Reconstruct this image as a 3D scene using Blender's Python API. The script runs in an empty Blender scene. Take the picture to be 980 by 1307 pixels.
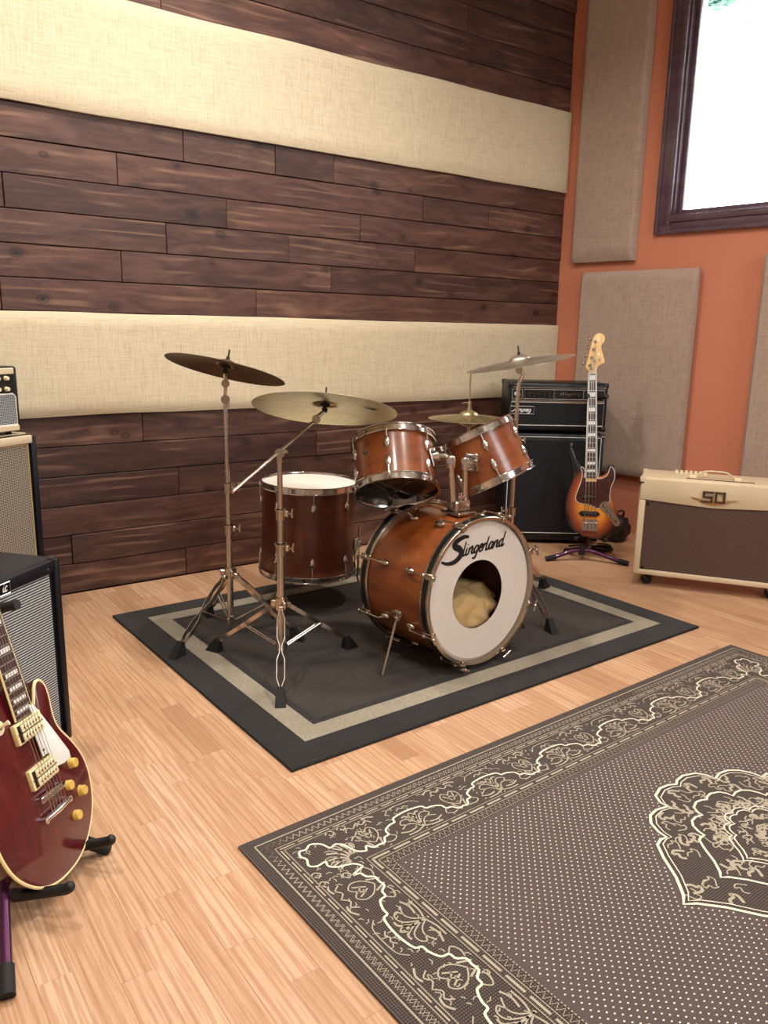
import bpy, bmesh, math, random
from mathutils import Matrix, Vector, Quaternion
R = math.radians
PI = math.pi
random.seed(7)
scene = bpy.context.scene
COL = scene.collection

# ------------------------------------------------------------------ camera
FPX = 1019.4
PITCH, ROLL, AZ = R(12.666), R(1.042), R(54.219)
CAMH = 1.20
def _camframe():
    cp, sp, cr, sr = math.cos(PITCH), math.sin(PITCH), math.cos(ROLL), math.sin(ROLL)
    fw = Vector((0, cp, -sp)); up0 = Vector((0, sp, cp)); rt0 = Vector((1, 0, 0))
    rt = rt0*cr + up0*sr; up = up0*cr - rt0*sr
    eX = Vector((math.sin(AZ), math.cos(AZ), 0)); eY = Vector((-math.cos(AZ), math.sin(AZ), 0))
    def room(v): return Vector((v.dot(eX), v.dot(eY), v.z))
    return room(fw), room(up), room(rt)
FW, UP, RT = _camframe()
EYE = Vector((0, 0, CAMH))
cam = bpy.data.objects.new('camera', bpy.data.cameras.new('camera'))
COL.objects.link(cam)
cam.data.sensor_fit = 'VERTICAL'
cam.data.sensor_height = 36.0
cam.data.lens = 36.0*FPX/1307.0
cam.data.clip_start = 0.02
cam.matrix_world = Matrix((RT, UP, -FW)).transposed().to_4x4()
cam.matrix_world.translation = EYE
scene.camera = cam

def ray(x, y): return FW + RT*((x-490)/FPX) - UP*((y-653.5)/FPX)
def on_z(x, y, z=0.0):
    d = ray(x, y); return EYE + d*((z-EYE.z)/d.z)
def on_plane(x, y, p0, n):
    d = ray(x, y); return EYE + d*((Vector(p0)-EYE).dot(n)/d.dot(n))
def at_depth(x, y, w): return EYE + ray(x, y)*w
def project(P):
    v = Vector(P)-EYE; w = v.dot(FW)
    return 490+FPX*v.dot(RT)/w, 653.5-FPX*v.dot(UP)/w, w

# ------------------------------------------------------------------ world, exposure
scene.view_settings.view_transform = 'Standard'
scene.view_settings.look = 'None'
scene.view_settings.gamma = 1.0
scene.view_settings.use_curve_mapping = False
scene.view_settings.exposure = 0.35
scene.cycles.use_denoising = True
scene.cycles.max_bounces = 8
scene.cycles.diffuse_bounces = 5
scene.cycles.transparent_max_bounces = 12
scene.cycles.sample_clamp_indirect = 6.0
SKY = 11.0
world = bpy.data.worlds.new('sky'); scene.world = world
world.use_nodes = True
wn = world.node_tree.nodes['Background']
wn.inputs['Color'].default_value = (0.88, 0.95, 1.0, 1)
wn.inputs['Strength'].default_value = SKY

LAMP_WATTS = 24.0      # each ceiling downlight
LAMP_COLOR = (1.0, 0.94, 0.86)

# ------------------------------------------------------------------ mesh helpers
def frame(o, x=None, z=None, y=None):
    """Matrix with the given axes (two of x, y, z) at o."""
    if z is not None and x is not None:
        z = Vector(z).normalized(); y = z.cross(Vector(x)).normalized(); x = y.cross(z)
    elif z is not None:
        z = Vector(z).normalized()
        a = Vector((0, 0, 1)) if abs(z.z) < .9 else Vector((1, 0, 0))
        x = a.cross(z).normalized(); y = z.cross(x)
    m = Matrix((x, y, z)).transposed().to_4x4(); m.translation = Vector(o)
    return m

class MB:
    def __init__(s, T=None):
        s.v = []; s.f = []; s.T = T if T is not None else Matrix.Identity(4); s.tone = None
    def add(s, vs, fs):
        b = len(s.v); T = s.T
        s.v += [T @ Vector(p) for p in vs]
        s.f += [tuple(b+i for i in f) for f in fs]
        return s
    def bm(s, bm):
        bm.verts.ensure_lookup_table(); bm.verts.index_update()
        s.add([v.co.copy() for v in bm.verts], [[v.index for v in f.verts] for f in bm.faces]); bm.free(); return s
    def box(s, c, size, bev=0.0, M=None, seg=1):
        bm = bmesh.new(); bmesh.ops.create_cube(bm, size=1.0)
        for v in bm.verts: v.co = Vector((v.co.x*size[0], v.co.y*size[1], v.co.z*size[2]))
        if bev > 0:
            bmesh.ops.bevel(bm, geom=list(bm.edges), offset=bev, segments=seg, affect='EDGES', profile=.5)
        for v in bm.verts:
            v.co = (M @ v.co if M is not None else v.co) + Vector(c)
        return s.bm(bm)
    def cyl(s, p0, p1, r0, r1=None, n=12, caps=True):
        p0 = Vector(p0); p1 = Vector(p1); r1 = r0 if r1 is None else r1
        F = frame(p0, z=p1-p0); L = (p1-p0).length
        vs = []; 
        for r, z in ((r0, 0), (r1, L)):
            for i in range(n):
                a = 2*PI*i/n; vs.append(F @ Vector((r*math.cos(a), r*math.sin(a), z)))
        fs = [(i, (i+1) % n, n+(i+1) % n, n+i) for i in range(n)]
        if caps: fs += [tuple(reversed(range(n))), tuple(range(n, 2*n))]
        return s.add(vs, fs)
    def tube(s, path, r, n=8, closed=False, flat=1.0):
        P = [Vector(p) for p in path]; m = len(P)
        rs = r if isinstance(r, (list, tuple)) else [r]*m
        t0 = (P[1]-P[0]).normalized()
        a = Vector((0, 0, 1)) if abs(t0.z) < .9 else Vector((1, 0, 0))
        nx = a.cross(t0).normalized(); vs = []; pt = t0
        for i in range(m):
            if closed: t = (P[(i+1) % m]-P[i-1]).normalized()
            else: t = (P[min(i+1, m-1)]-P[max(i-1, 0)]).normalized()
            nx = pt.rotation_difference(t) @ nx; pt = t
            nx = (nx - t*nx.dot(t)).normalized(); ny = t.cross(nx)
            for k in range(n):
                q = 2*PI*k/n; vs.append(P[i]+nx*(rs[i]*math.cos(q))+ny*(rs[i]*flat*math.sin(q)))
        fs = []
        for i in range(m if closed else m-1):
            j = (i+1) % m
            for k in range(n):
                l = (k+1) % n; fs.append((i*n+k, i*n+l, j*n+l, j*n+k))
        if not closed: fs += [tuple(reversed(range(n))), tuple(range((m-1)*n, m*n))]
        return s.add(vs, fs)
    def lathe(s, prof, n=48, closed=False):
        m = len(prof); vs = []; fs = []; idx = []
        for r, z in prof:
            if r < 1e-6: idx.append([len(vs)]); vs.append((0, 0, z))
            else:
                idx.append(list(range(len(vs), len(vs)+n)))
                vs += [(r*math.cos(2*PI*i/n), r*math.sin(2*PI*i/n), z) for i in range(n)]
        for k in range(m if closed else m-1):
            A = idx[k]; B = idx[(k+1) % m]
            for i in range(n):
                j = (i+1) % n
                if len(A) == 1 and len(B) == 1: continue
                if len(A) == 1: fs.append((A[0], B[j], B[i]))
                elif len(B) == 1: fs.append((A[i], A[j], B[0]))
                else: fs.append((A[i], A[j], B[j], B[i]))
        return s.add(vs, fs)
    def prism(s, poly, z0, z1, bev=0.0, seg=2):
        bm = bmesh.new(); vv = [bm.verts.new((p[0], p[1], z0)) for p in poly]
        f = bm.faces.new(vv); f.normal_update()
        if f.normal.z > 0: f.normal_flip()
        ex = bmesh.ops.extrude_face_region(bm, geom=[f])
        for v in ex['geom']:
            if isinstance(v, bmesh.types.BMVert): v.co.z = z1
        bmesh.ops.recalc_face_normals(bm, faces=bm.faces[:])
        if bev > 0:
            es = [e for e in bm.edges if abs(e.verts[0].co.z-e.verts[1].co.z) < 1e-7]
            bmesh.ops.bevel(bm, geom=es, offset=bev, segments=seg, affect='EDGES', profile=.5, clamp_overlap=True)
        return s.bm(bm)
    def ribbon(s, path, w, z=0.0, closed=False, zt=None):
        P = [Vector((p[0], p[1], 0)) for p in path]; m = len(P); vs = []
        ws = w if isinstance(w, (list, tuple)) else [w]*m
        for i in range(m):
            if closed: t = P[(i+1) % m]-P[i-1]
            else: t = P[min(i+1, m-1)]-P[max(i-1, 0)]
            if t.length < 1e-9: t = Vector((1, 0, 0))
            t.normalize(); nn = Vector((-t.y, t.x, 0))*(ws[i]/2)
            a = P[i]+nn; b = P[i]-nn
            vs += [(a.x, a.y, z), (b.x, b.y, z)]
        fs = []
        for i in range(m if closed else m-1):
            j = (i+1) % m; fs.append((2*i, 2*i+1, 2*j+1, 2*j))
        return s.add(vs, fs)
    def ball(s, c, r, n=10, M=None):
        rr = r if isinstance(r, (list, tuple)) else (r, r, r)
        bm = bmesh.new(); bmesh.ops.create_uvsphere(bm, u_segments=n, v_segments=max(5, n//2+1), radius=1)
        for v in bm.verts:
            q = Vector((v.co.x*rr[0], v.co.y*rr[1], v.co.z*rr[2])); v.co = (M @ q if M is not None else q)+Vector(c)
        return s.bm(bm)
    def mesh(s, name, mat, smooth=35, inv=None):
        me = bpy.data.meshes.new(name)
        vs = [inv @ v for v in s.v] if inv is not None else s.v
        me.from_pydata([tuple(v) for v in vs], [], s.f); me.update()
        if smooth:
            me.polygons.foreach_set('use_smooth', [True]*len(me.polygons))
            me.set_sharp_from_angle(angle=R(smooth))
        if mat: me.materials.append(mat)
        return me
    def build(s, name, mat, parent=None, smooth=35):
        W = WORLD.get(parent.name, Matrix.Identity(4)) if parent else Matrix.Identity(4)
        o = bpy.data.objects.new(name, s.mesh(name, mat, smooth, W.inverted() if parent else None))
        COL.objects.link(o)
        if parent: o.parent = parent; WORLD[o.name] = W
        return o
WORLD = {}
def thing(name, label, cat, M=None, group=None, kind=None):
    o = bpy.data.objects.new(name, None); COL.objects.link(o)
    M = M if M is not None else Matrix.Identity(4)
    o.empty_display_size = .05
    o.matrix_world = M; WORLD[o.name] = M.copy()
    tag(o, label, cat, group, kind); return o
def tag(o, label=None, cat=None, group=None, kind=None):
    if label: o['label'] = label
    if cat: o['category'] = cat
    if group: o['group'] = group
    if kind: o['kind'] = kind
    return o
def inst(name, me, parent, M):
    """A part that shares mesh me, placed at world matrix M under parent."""
    o = bpy.data.objects.new(name, me); COL.objects.link(o); o.parent = parent
    o.matrix_local = WORLD[parent.name].inverted() @ M; WORLD[o.name] = M.copy()
    return o
def solo(name, mb, mat, label, cat, base, group=None, smooth=35, kind=None):
    """A thing of one mesh with its origin at base."""
    T = Matrix.Translation(Vector(base))
    o = bpy.data.objects.new(name, mb.mesh(name, mat, smooth, T.inverted())); COL.objects.link(o)
    o.matrix_world = T; WORLD[o.name] = T
    return tag(o, label, cat, group, kind)
def smoothpath(P, k=6, closed=False):
    P = [Vector((*p, 0)) if len(p) == 2 else Vector(p) for p in P]; m = len(P); out = []
    for i in range(m if closed else m-1):
        g = (lambda j: P[j % m]) if closed else (lambda j: P[max(0, min(m-1, j))])
        a, b, c, d = g(i-1), g(i), g(i+1), g(i+2)
        for q in range(k):
            t = q/k
            out.append(.5*((2*b)+(c-a)*t+(2*a-5*b+4*c-d)*t*t+(3*b-a-3*c+d)*t**3))
    if not closed: out.append(P[-1])
    return out

# ------------------------------------------------------------------ materials
class NT:
    def __init__(s, name):
        s.m = bpy.data.materials.new(name); s.m.use_nodes = True
        s.t = s.m.node_tree; s.b = s.t.nodes['Principled BSDF']; s.tc = s.n('ShaderNodeTexCoord')
    def n(s, t, **kw):
        nd = s.t.nodes.new(t)
        for k, v in kw.items():
            if k.startswith('_'): setattr(nd, k[1:], v)
        return nd
    def link(s, a, b): s.t.links.new(a, b)
    def set(s, nd, **kw):
        for k, v in kw.items():
            i = nd.inputs[k.replace('_', ' ')]
            if hasattr(v, 'node'): s.link(v, i)
            else: i.default_value = v
        return nd
    def coord(s, scale=(1, 1, 1), rot=(0, 0, 0), gen='Object', off=None):
        mp = s.n('ShaderNodeMapping'); s.link(s.tc.outputs[gen], mp.inputs['Vector'])
        mp.inputs['Scale'].default_value = scale; mp.inputs['Rotation'].default_value = rot
        if off is not None: s.link(off, mp.inputs['Location'])
        return mp.outputs['Vector']
    def noise(s, vec, scale=5, detail=4, rough=.55, dist=0):
        nd = s.n('ShaderNodeTexNoise'); s.set(nd, Vector=vec, Scale=scale, Detail=detail, Roughness=rough, Distortion=dist)
        return nd.outputs['Fac']
    def wave(s, vec, scale=5, dist=0, detail=2, dscale=1, dirn='X', typ='BANDS', prof='SIN'):
        nd = s.n('ShaderNodeTexWave', _wave_type=typ, _wave_profile=prof)
        if typ == 'BANDS': nd.bands_direction = dirn
        else: nd.rings_direction = dirn
        s.set(nd, Vector=vec, Scale=scale, Distortion=dist, Detail=detail); nd.inputs['Detail Scale'].default_value = dscale
        return nd.outputs['Fac']
    def voro(s, vec, scale=5, feat='F1', out='Distance', rnd=1):
        nd = s.n('ShaderNodeTexVoronoi', _feature=feat); s.set(nd, Vector=vec, Scale=scale, Randomness=rnd)
        return nd.outputs[out]
    def ramp(s, fac, stops, interp='LINEAR'):
        nd = s.n('ShaderNodeValToRGB'); cr = nd.color_ramp; cr.interpolation = interp
        while len(cr.elements) < len(stops): cr.elements.new(.5)
        for e, (p, c) in zip(cr.elements, stops):
            e.position = p; e.color = (*c, 1) if len(c) == 3 else c
        s.link(fac, nd.inputs['Fac']); return nd.outputs['Color']
    def mix(s, fac, a, b, mode='MIX'):
        nd = s.n('ShaderNodeMix', _data_type='RGBA', _blend_type=mode)
        for k, v in ((0, fac), (6, a), (7, b)):
            if hasattr(v, 'node'): s.link(v, nd.inputs[k])
            else: nd.inputs[k].default_value = v if k == 0 else (*v, 1)
        return nd.outputs[2]
    def math(s, op, a, b=0.0):
        nd = s.n('ShaderNodeMath', _operation=op)
        for k, v in ((0, a), (1, b)):
            if hasattr(v, 'node'): s.link(v, nd.inputs[k])
            else: nd.inputs[k].default_value = v
        return nd.outputs[0]
    def bump(s, h, strength=.3, dist=.002):
        nd = s.n('ShaderNodeBump'); s.set(nd, Height=h, Strength=strength, Distance=dist)
        s.link(nd.outputs['Normal'], s.b.inputs['Normal']); return s
    def p(s, color=None, rough=None, metal=None, coat=None, spec=None, sheen=None, croug=None):
        def st(k, v):
            if v is None: return
            if hasattr(v, 'node'): s.link(v, s.b.inputs[k])
            elif isinstance(v, tuple): s.b.inputs[k].default_value = (*v, 1)
            else: s.b.inputs[k].default_value = v
        st('Base Color', color); st('Roughness', rough); st('Metallic', metal); st('Coat Weight', coat)
        st('Specular IOR Level', spec); st('Sheen Weight', sheen); st('Coat Roughness', croug)
        return s
def srgb(r, g, b):
    f = lambda c: (c/255/12.92) if c <= 10 else ((c/255+.055)/1.055)**2.4
    return (f(r), f(g), f(b))
def plain(name, rgb, rough=.5, metal=0.0, coat=0.0, grain=0.0, gs=200):
    t = NT(name); c = srgb(*rgb)
    nz = t.noise(t.coord(), gs if grain else 40, 3)
    col = t.mix(t.math('MULTIPLY', nz, .35), c, tuple(x*.72 for x in c))
    t.p(col, rough, metal, coat)
    if grain: t.bump(nz, grain, .002)
    return t.m

def mat_wall_plank():
    t = NT('stained_pine'); oi = t.n('ShaderNodeObjectInfo')
    off = t.n('ShaderNodeCombineXYZ')
    t.link(t.math('MULTIPLY', oi.outputs['Random'], 37.0), off.inputs['X']); t.link(t.math('MULTIPLY', oi.outputs['Random'], 91.0), off.inputs['Z'])
    g = t.coord((1.2, 1, 6), off=off.outputs[0])
    g1 = t.noise(g, 2.2, 6, .62, 1.3)
    fine = t.noise(t.coord((3, 1, 90), off=off.outputs[0]), 3, 5, .6, .3)
    ring = t.wave(t.coord((.42, 1, 3.6), off=off.outputs[0]), 1.6, 13.0, 3, .9, 'Z')
    base = t.ramp(g1, [(.25, srgb(48, 33, 30)), (.5, srgb(80, 57, 50)), (.78, srgb(112, 84, 74))])
    tint = t.ramp(oi.outputs['Random'], [(0, (.72, .62, .62)), (.35, (1.0, .92, .88)), (.7, (1.18, .98, .9)), (1, (1.35, 1.22, 1.1))])
    c = t.mix(1.0, base, tint, 'MULTIPLY')
    rr = t.ramp(ring, [(.80, (0, 0, 0)), (.97, (1, 1, 1))])
    msk = t.ramp(t.noise(t.coord((1.3, 1, 3), off=off.outputs[0]), 1.7, 2), [(.48, (0,)*3), (.62, (1,)*3)])
    c = t.mix(t.math('MULTIPLY', rr, t.math('MULTIPLY', msk, .42)), c, srgb(160, 122, 98))
    c = t.mix(t.math('MULTIPLY', t.ramp(fine, [(.35, (1, 1, 1)), (.6, (0, 0, 0))]), .16), c, srgb(34, 17, 14))
    kn = t.voro(t.coord((1.55, 0, 2.3), off=off.outputs[0]), 2.6)
    kf = t.ramp(kn, [(.0, (.6,)*3), (.04, (.95,)*3), (.065, (.3,)*3), (.095, (.75,)*3), (.12, (.22,)*3), (.22, (0, 0, 0))])
    c = t.mix(kf, c, srgb(18, 9, 8))
    t.p(c, t.ramp(fine, [(0, (.42,)*3), (1, (.6,)*3)]), 0, 0, .4)
    t.bump(t.math('ADD', fine, t.math('MULTIPLY', ring, .4)), .07, .001)
    return t.m
def mat_floor():
    t = NT('oak_laminate'); at = t.n('ShaderNodeAttribute'); at.attribute_name = 'tone'
    off = t.n('ShaderNodeCombineXYZ')
    t.link(t.math('MULTIPLY', at.outputs['Fac'], 53.0), off.inputs['X']); t.link(t.math('MULTIPLY', at.outputs['Fac'], 17.0), off.inputs['Y'])
    geo = t.n('ShaderNodeNewGeometry')
    def co(sc):
        mp = t.n('ShaderNodeMapping'); t.link(geo.outputs['Position'], mp.inputs['Vector']); mp.inputs['Scale'].default_value = sc
        t.link(off.outputs[0], mp.inputs['Location']); return mp.outputs['Vector']
    base = t.ramp(at.outputs['Fac'], [(0, srgb(170, 130, 100)), (.15, srgb(188, 149, 117)), (.65, srgb(198, 160, 127)), (1, srgb(206, 170, 138))])
    ring = t.wave(co((7, .55, 1)), 2.0, 13.0, 3, .55, 'X')
    fine = t.noise(co((95, 2.6, 1)), 2.0, 4, .6, .25)
    c = t.mix(t.math('MULTIPLY', t.ramp(ring, [(.66, (0, 0, 0)), (.92, (1, 1, 1))]), .5), base, srgb(164, 116, 80))
    c = t.mix(t.math('MULTIPLY', t.ramp(fine, [(.40, (1, 1, 1)), (.52, (0, 0, 0))]), .55), c, srgb(160, 114, 80))
    t.p(c, t.ramp(fine, [(0, (.30,)*3), (1, (.40,)*3)]), 0, .1, .45)
    t.bump(fine, .06, .0006)
    return t.m
def mat_burlap(name, rgb, dark, wv=1100):
    t = NT(name)
    a = t.wave(t.coord(), wv*.29, 2.5, 2, 3, 'X'); b = t.wave(t.coord(), wv*.29, 2.5, 2, 3, 'Z')
    w = t.math('MULTIPLY', a, b)
    sl = t.noise(t.coord((400, 400, 12)), 1.0, 4, .65); sh = t.noise(t.coord((12, 12, 420)), 1.0, 4, .65)
    big = t.noise(t.coord(), 3.0, 3)
    f = t.math('ADD', t.math('MULTIPLY', sl, .55), t.math('MULTIPLY', sh, .45))
    c = t.ramp(f, [(.33, srgb(*dark)), (.52, srgb(*rgb)), (.72, tuple(min(1, x*1.12) for x in srgb(*rgb)))])
    c = t.mix(t.math('MULTIPLY', w, .25), c, srgb(*dark))
    c = t.mix(t.math('MULTIPLY', big, .16), c, srgb(*dark))
    t.p(c, .95, 0, 0, .15, .25)
    t.bump(t.math('ADD', f, t.math('MULTIPLY', w, .3)), .5, .003)
    return t.m
def mat_paint(name, rgb):
    t = NT(name); nz = t.noise(t.coord(), 180, 3); big = t.noise(t.coord(), 1.6, 3)
    c = t.mix(t.math('MULTIPLY', big, .22), srgb(*rgb), tuple(x*.8 for x in srgb(*rgb)))
    t.p(c, .62); t.bump(nz, .12, .0015); return t.m
def mat_shell(name, a, b, c3):
    t = NT(name)
    g = t.noise(t.coord((1.6, 1.6, 6)), 3.0, 5, .6, .6); f = t.noise(t.coord((30, 30, 260)), 1.2, 3)
    big = t.noise(t.coord(), 3.0, 2)
    c = t.ramp(g, [(.28, srgb(*a)), (.52, srgb(*b)), (.78, srgb(*c3))])
    c = t.mix(t.math('MULTIPLY', f, .3), c, srgb(*a)); c = t.mix(t.math('MULTIPLY', big, .3), c, srgb(*a))
    t.p(c, .34, 0, .55, croug=.16); t.bump(f, .03, .0005); return t.m
def mat_chrome(name='chrome', rgb=(215, 212, 208), rough=.12):
    t = NT(name); nz = t.noise(t.coord(), 60, 3)
    t.p(t.mix(t.math('MULTIPLY', nz, .25), srgb(*rgb), tuple(x*.75 for x in srgb(*rgb))), t.ramp(nz, [(0, (rough*.7,)*3), (1, (rough*1.7,)*3)]), 1.0)
    return t.m
def mat_cymbal(name, a, b, rough=.3):
    t = NT(name); rg = t.wave(t.coord(), 90, .3, 2, 1, 'Z', 'RINGS')
    nz = t.noise(t.coord((1, 1, 1)), 9, 5, .65, .6); cl = t.noise(t.coord((14, 3, 1)), 2.0, 4, .6, 1.5)
    c = t.ramp(nz, [(.3, srgb(*a)), (.62, srgb(*b))]); c = t.mix(t.math('MULTIPLY', t.ramp(cl, [(.55, (0, 0, 0)), (.75, (1, 1, 1))]), .6), c, tuple(x*.45 for x in srgb(*a)))
    t.p(c, t.ramp(nz, [(0, (rough*.8,)*3), (1, (rough*1.4,)*3)]), 1.0); t.bump(rg, .10, .0006); return t.m
def mat_pile(name, rgb, var=.62, scale=130):
    t = NT(name); nz = t.noise(t.coord(), scale, 3, .7); big = t.noise(t.coord(), 7, 4)
    c = t.mix(t.math('MULTIPLY', nz, var*1.6), tuple(min(1, x*1.35) for x in srgb(*rgb)), tuple(x*.45 for x in srgb(*rgb)))
    c = t.mix(t.ramp(big, [(.4, (0,)*3), (.75, (.45,)*3)]), c, tuple(x*.5 for x in srgb(*rgb)))
    t.p(c, .95, 0, 0, .1, .1); t.bump(nz, .9, .005); return t.m
def mat_weave(name, rgb, light, sx=260):
    t = NT(name)
    a = t.wave(t.coord(), sx*.32, .4, 1, 3, 'X'); b = t.wave(t.coord(), sx*.32, .4, 1, 3, 'Y'); w = t.math('MULTIPLY', a, b)
    nz = t.noise(t.coord(), 300, 2); big = t.noise(t.coord(), 3, 3)
    c = t.mix(t.ramp(w, [(.15, (0, 0, 0)), (.6, (1, 1, 1))]), srgb(*rgb), srgb(*light))
    c = t.mix(t.math('MULTIPLY', nz, .35), c, tuple(x*.6 for x in srgb(*rgb))); c = t.mix(t.math('MULTIPLY', big, .2), c, tuple(x*.7 for x in srgb(*rgb)))
    t.p(c, .92, 0, 0, .1, .15); t.bump(w, .5, .002); return t.m
def mat_grille(name, dark, light, scale, dirn='X', cross=False, thr=.5):
    t = NT(name)
    w = t.wave(t.coord(), scale, .1, 0, 1, dirn)
    if cross: w = t.math('MULTIPLY', t.wave(t.coord(), scale, .1, 0, 1, 'X'), t.wave(t.coord(), scale, .1, 0, 1, 'Z'))
    nz = t.noise(t.coord((1, 1, 1)), 240, 2)
    c = t.ramp(w, [(thr-.15, srgb(*dark)), (thr+.15, srgb(*light))]); c = t.mix(t.math('MULTIPLY', nz, .35), c, srgb(*dark))
    t.p(c, .8); t.bump(w, .4, .001); return t.m
def mat_tolex(name, rgb, rough=.5):
    t = NT(name); v = t.voro(t.coord(), 420, 'SMOOTH_F1'); nz = t.noise(t.coord(), 12, 3)
    c = t.mix(t.math('MULTIPLY', nz, .3), srgb(*rgb), tuple(x*.7 for x in srgb(*rgb)))
    t.p(c, rough, 0, 0, .45); t.bump(v, .35, .001); return t.m
def mat_glass():
    t = NT('window_glass'); tr = t.n('ShaderNodeBsdfTransparent'); gl = t.n('ShaderNodeBsdfGlossy')
    gl.inputs['Roughness'].default_value = .02; fr = t.n('ShaderNodeFresnel'); fr.inputs['IOR'].default_value = 1.45
    mx = t.n('ShaderNodeMixShader'); out = t.t.nodes['Material Output']
    t.link(fr.outputs[0], mx.inputs[0]); t.link(tr.outputs[0], mx.inputs[1]); t.link(gl.outputs[0], mx.inputs[2]); t.link(mx.outputs[0], out.inputs['Surface'])
    return t.m
def mat_emit(name, rgb, s):
    t = NT(name); t.p((0, 0, 0)); t.b.inputs['Emission Color'].default_value = (*rgb, 1); t.b.inputs['Emission Strength'].default_value = s; return t.m
def mat_sunburst(cx, cz):
    """amber centre running out to red-brown and black at the rim of the body, by distance from its middle"""
    t = NT('sunburst_lacquer'); mp = t.n('ShaderNodeMapping'); t.link(t.tc.outputs['Object'], mp.inputs['Vector'])
    mp.inputs['Location'].default_value = (-cx/.162, -cz/.235, 0); mp.inputs['Scale'].default_value = (1/.162, 1/.235, 0)
    ln = t.n('ShaderNodeVectorMath', _operation='LENGTH'); t.link(mp.outputs[0], ln.inputs[0])
    nz = t.noise(t.coord((14, 1.5, 1)), 3, 3); d = t.math('ADD', ln.outputs['Value'], t.math('MULTIPLY', nz, .10))
    c = t.ramp(d, [(.0, srgb(232, 160, 50)), (.50, srgb(222, 138, 42)), (.74, srgb(150, 66, 28)), (.93, srgb(48, 18, 12)), (1.0, srgb(15, 9, 9))])
    t.p(c, .25, 0, .8, croug=.06); return t.m
def mat_flame_red():
    t = NT('wine_red_lacquer'); w = t.wave(t.coord((1, 3.2, 1)), 6.0, 3.5, 3, 1.2, 'X'); nz = t.noise(t.coord((26, 1.3, 1)), 3, 3)
    c = t.ramp(nz, [(.2, srgb(66, 6, 12)), (.8, srgb(98, 14, 20))]); c = t.mix(t.math('MULTIPLY', w, .22), c, srgb(48, 3, 9))
    t.p(c, .30, 0, .8, croug=.05); return t.m
def mat_leaf():
    t = NT('leaf_green'); nz = t.noise(t.coord(), 5, 3); t.p(t.ramp(nz, [(.3, srgb(70, 120, 110)), (.7, srgb(140, 180, 165))]), .6); return t.m
def mat_tort():
    t = NT('tortoiseshell'); nz = t.noise(t.coord(), 45, 4, .6, 1.0)
    t.p(t.ramp(nz, [(.35, srgb(38, 14, 14)), (.55, srgb(66, 24, 20)), (.75, srgb(112, 46, 26))]), .3, 0, .4); return t.m

M = {}
M['plank'] = mat_wall_plank(); M['floor'] = mat_floor()
M['burlap'] = mat_burlap('cream_burlap', (226, 212, 182), (184, 166, 132))
M['burlap_shaded'] = mat_burlap('shaded_burlap', (186, 164, 148), (142, 120, 106))  # darker burlap copy: weak light on the right wall put into the colour
M['orange'] = mat_paint('terracotta_paint', (204, 128, 98))
M['ceilpaint'] = mat_paint('white_ceiling_paint', (228, 224, 214))
M['taupepaint'] = mat_paint('taupe_paint', (168, 150, 134))
M['backing'] = plain('dark_backing', (22, 13, 11), .9)
M['frame'] = mat_shell('glare_tinted_wood', (76, 56, 66), (98, 74, 88), (114, 92, 104))  # stained wood lightened to mauve, window glare painted into its colour
M['glass'] = mat_glass()
M['amber'] = mat_shell('amber_maple', (100, 46, 16), (138, 72, 28), (166, 96, 46))
M['amber_dark'] = mat_shell('red_amber_maple', (66, 22, 9), (94, 38, 14), (116, 52, 22))
M['inner_ply'] = plain('pale_ply', (120, 92, 60), .7)
M['chrome'] = mat_chrome(); M['nickel'] = mat_chrome('aged_nickel', (196, 184, 168), .2); M['copper'] = mat_chrome('warm_worn_chrome', (204, 194, 184), .2)
M['steel'] = mat_chrome('string_steel', (190, 186, 178), .3); M['gold'] = mat_chrome('fret_nickel', (205, 200, 190), .3)
M['black'] = plain('black_gloss', (12, 12, 14), .3, 0, .2); M['rubber'] = plain('black_rubber', (16, 16, 17), .75)
M['blackplastic'] = plain('black_plastic', (20, 20, 22), .45); M['foam'] = plain('black_foam', (13, 13, 15), .55)
M['head_white'] = plain('coated_drumhead', (226, 218, 208), .55); M['head_clear'] = plain('smoky_drumhead', (34, 32, 34), .12, 0, .3)
M['letter'] = plain('black_print', (10, 10, 12), .6); M['white_print'] = plain('white_print', (225, 228, 232), .5)
M['pillow'] = plain('beige_cotton', (196, 164, 112), .95, 0, 0, .3, 90)
M['cym_dark'] = mat_cymbal('dark_bronze', (118, 98, 74), (150, 128, 98), .34); M['cym_pale'] = mat_cymbal('pale_bronze', (186, 172, 128), (214, 202, 160), .36)
M['cym_bright'] = mat_cymbal('bright_bronze', (216, 206, 182), (234, 228, 208), .30)
M['pile_dark'] = mat_pile('charcoal_pile', (50, 48, 47)); M['pile_cream'] = mat_pile('oatmeal_pile', (156, 146, 128)); M['pile_brown'] = mat_pile('brown_grey_pile', (66, 59, 55))
M['weave'] = mat_weave('brown_flatweave', (80, 69, 66), (120, 106, 102)); M['weave_dark'] = mat_weave('dark_flatweave', (58, 48, 45), (112, 100, 90), 170)
M['yarn'] = plain('cream_yarn', (222, 212, 192), .95, 0, 0, .4, 500); M['yarn_mid'] = plain('sand_yarn', (172, 160, 140), .95, 0, 0, .4, 500)
M['navy_tolex'] = mat_tolex('black_tolex', (12, 15, 23), .42); M['cream_tolex'] = mat_tolex('cream_tolex', (212, 192, 160), .5); M['ivory'] = plain('ivory_plastic', (236, 222, 180), .35, 0, .3)
M['brown_grille'] = mat_grille('oxblood_grille', (58, 38, 32), (118, 92, 78), 72, 'Z', True, .3)
M['silver_grille'] = mat_grille('silver_grille', (24, 25, 30), (206, 208, 206), 42, 'Z'); M['wheat_grille'] = mat_grille('wheat_grille', (62, 50, 38), (206, 196, 176), 50, 'Z', True, .3)
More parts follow.
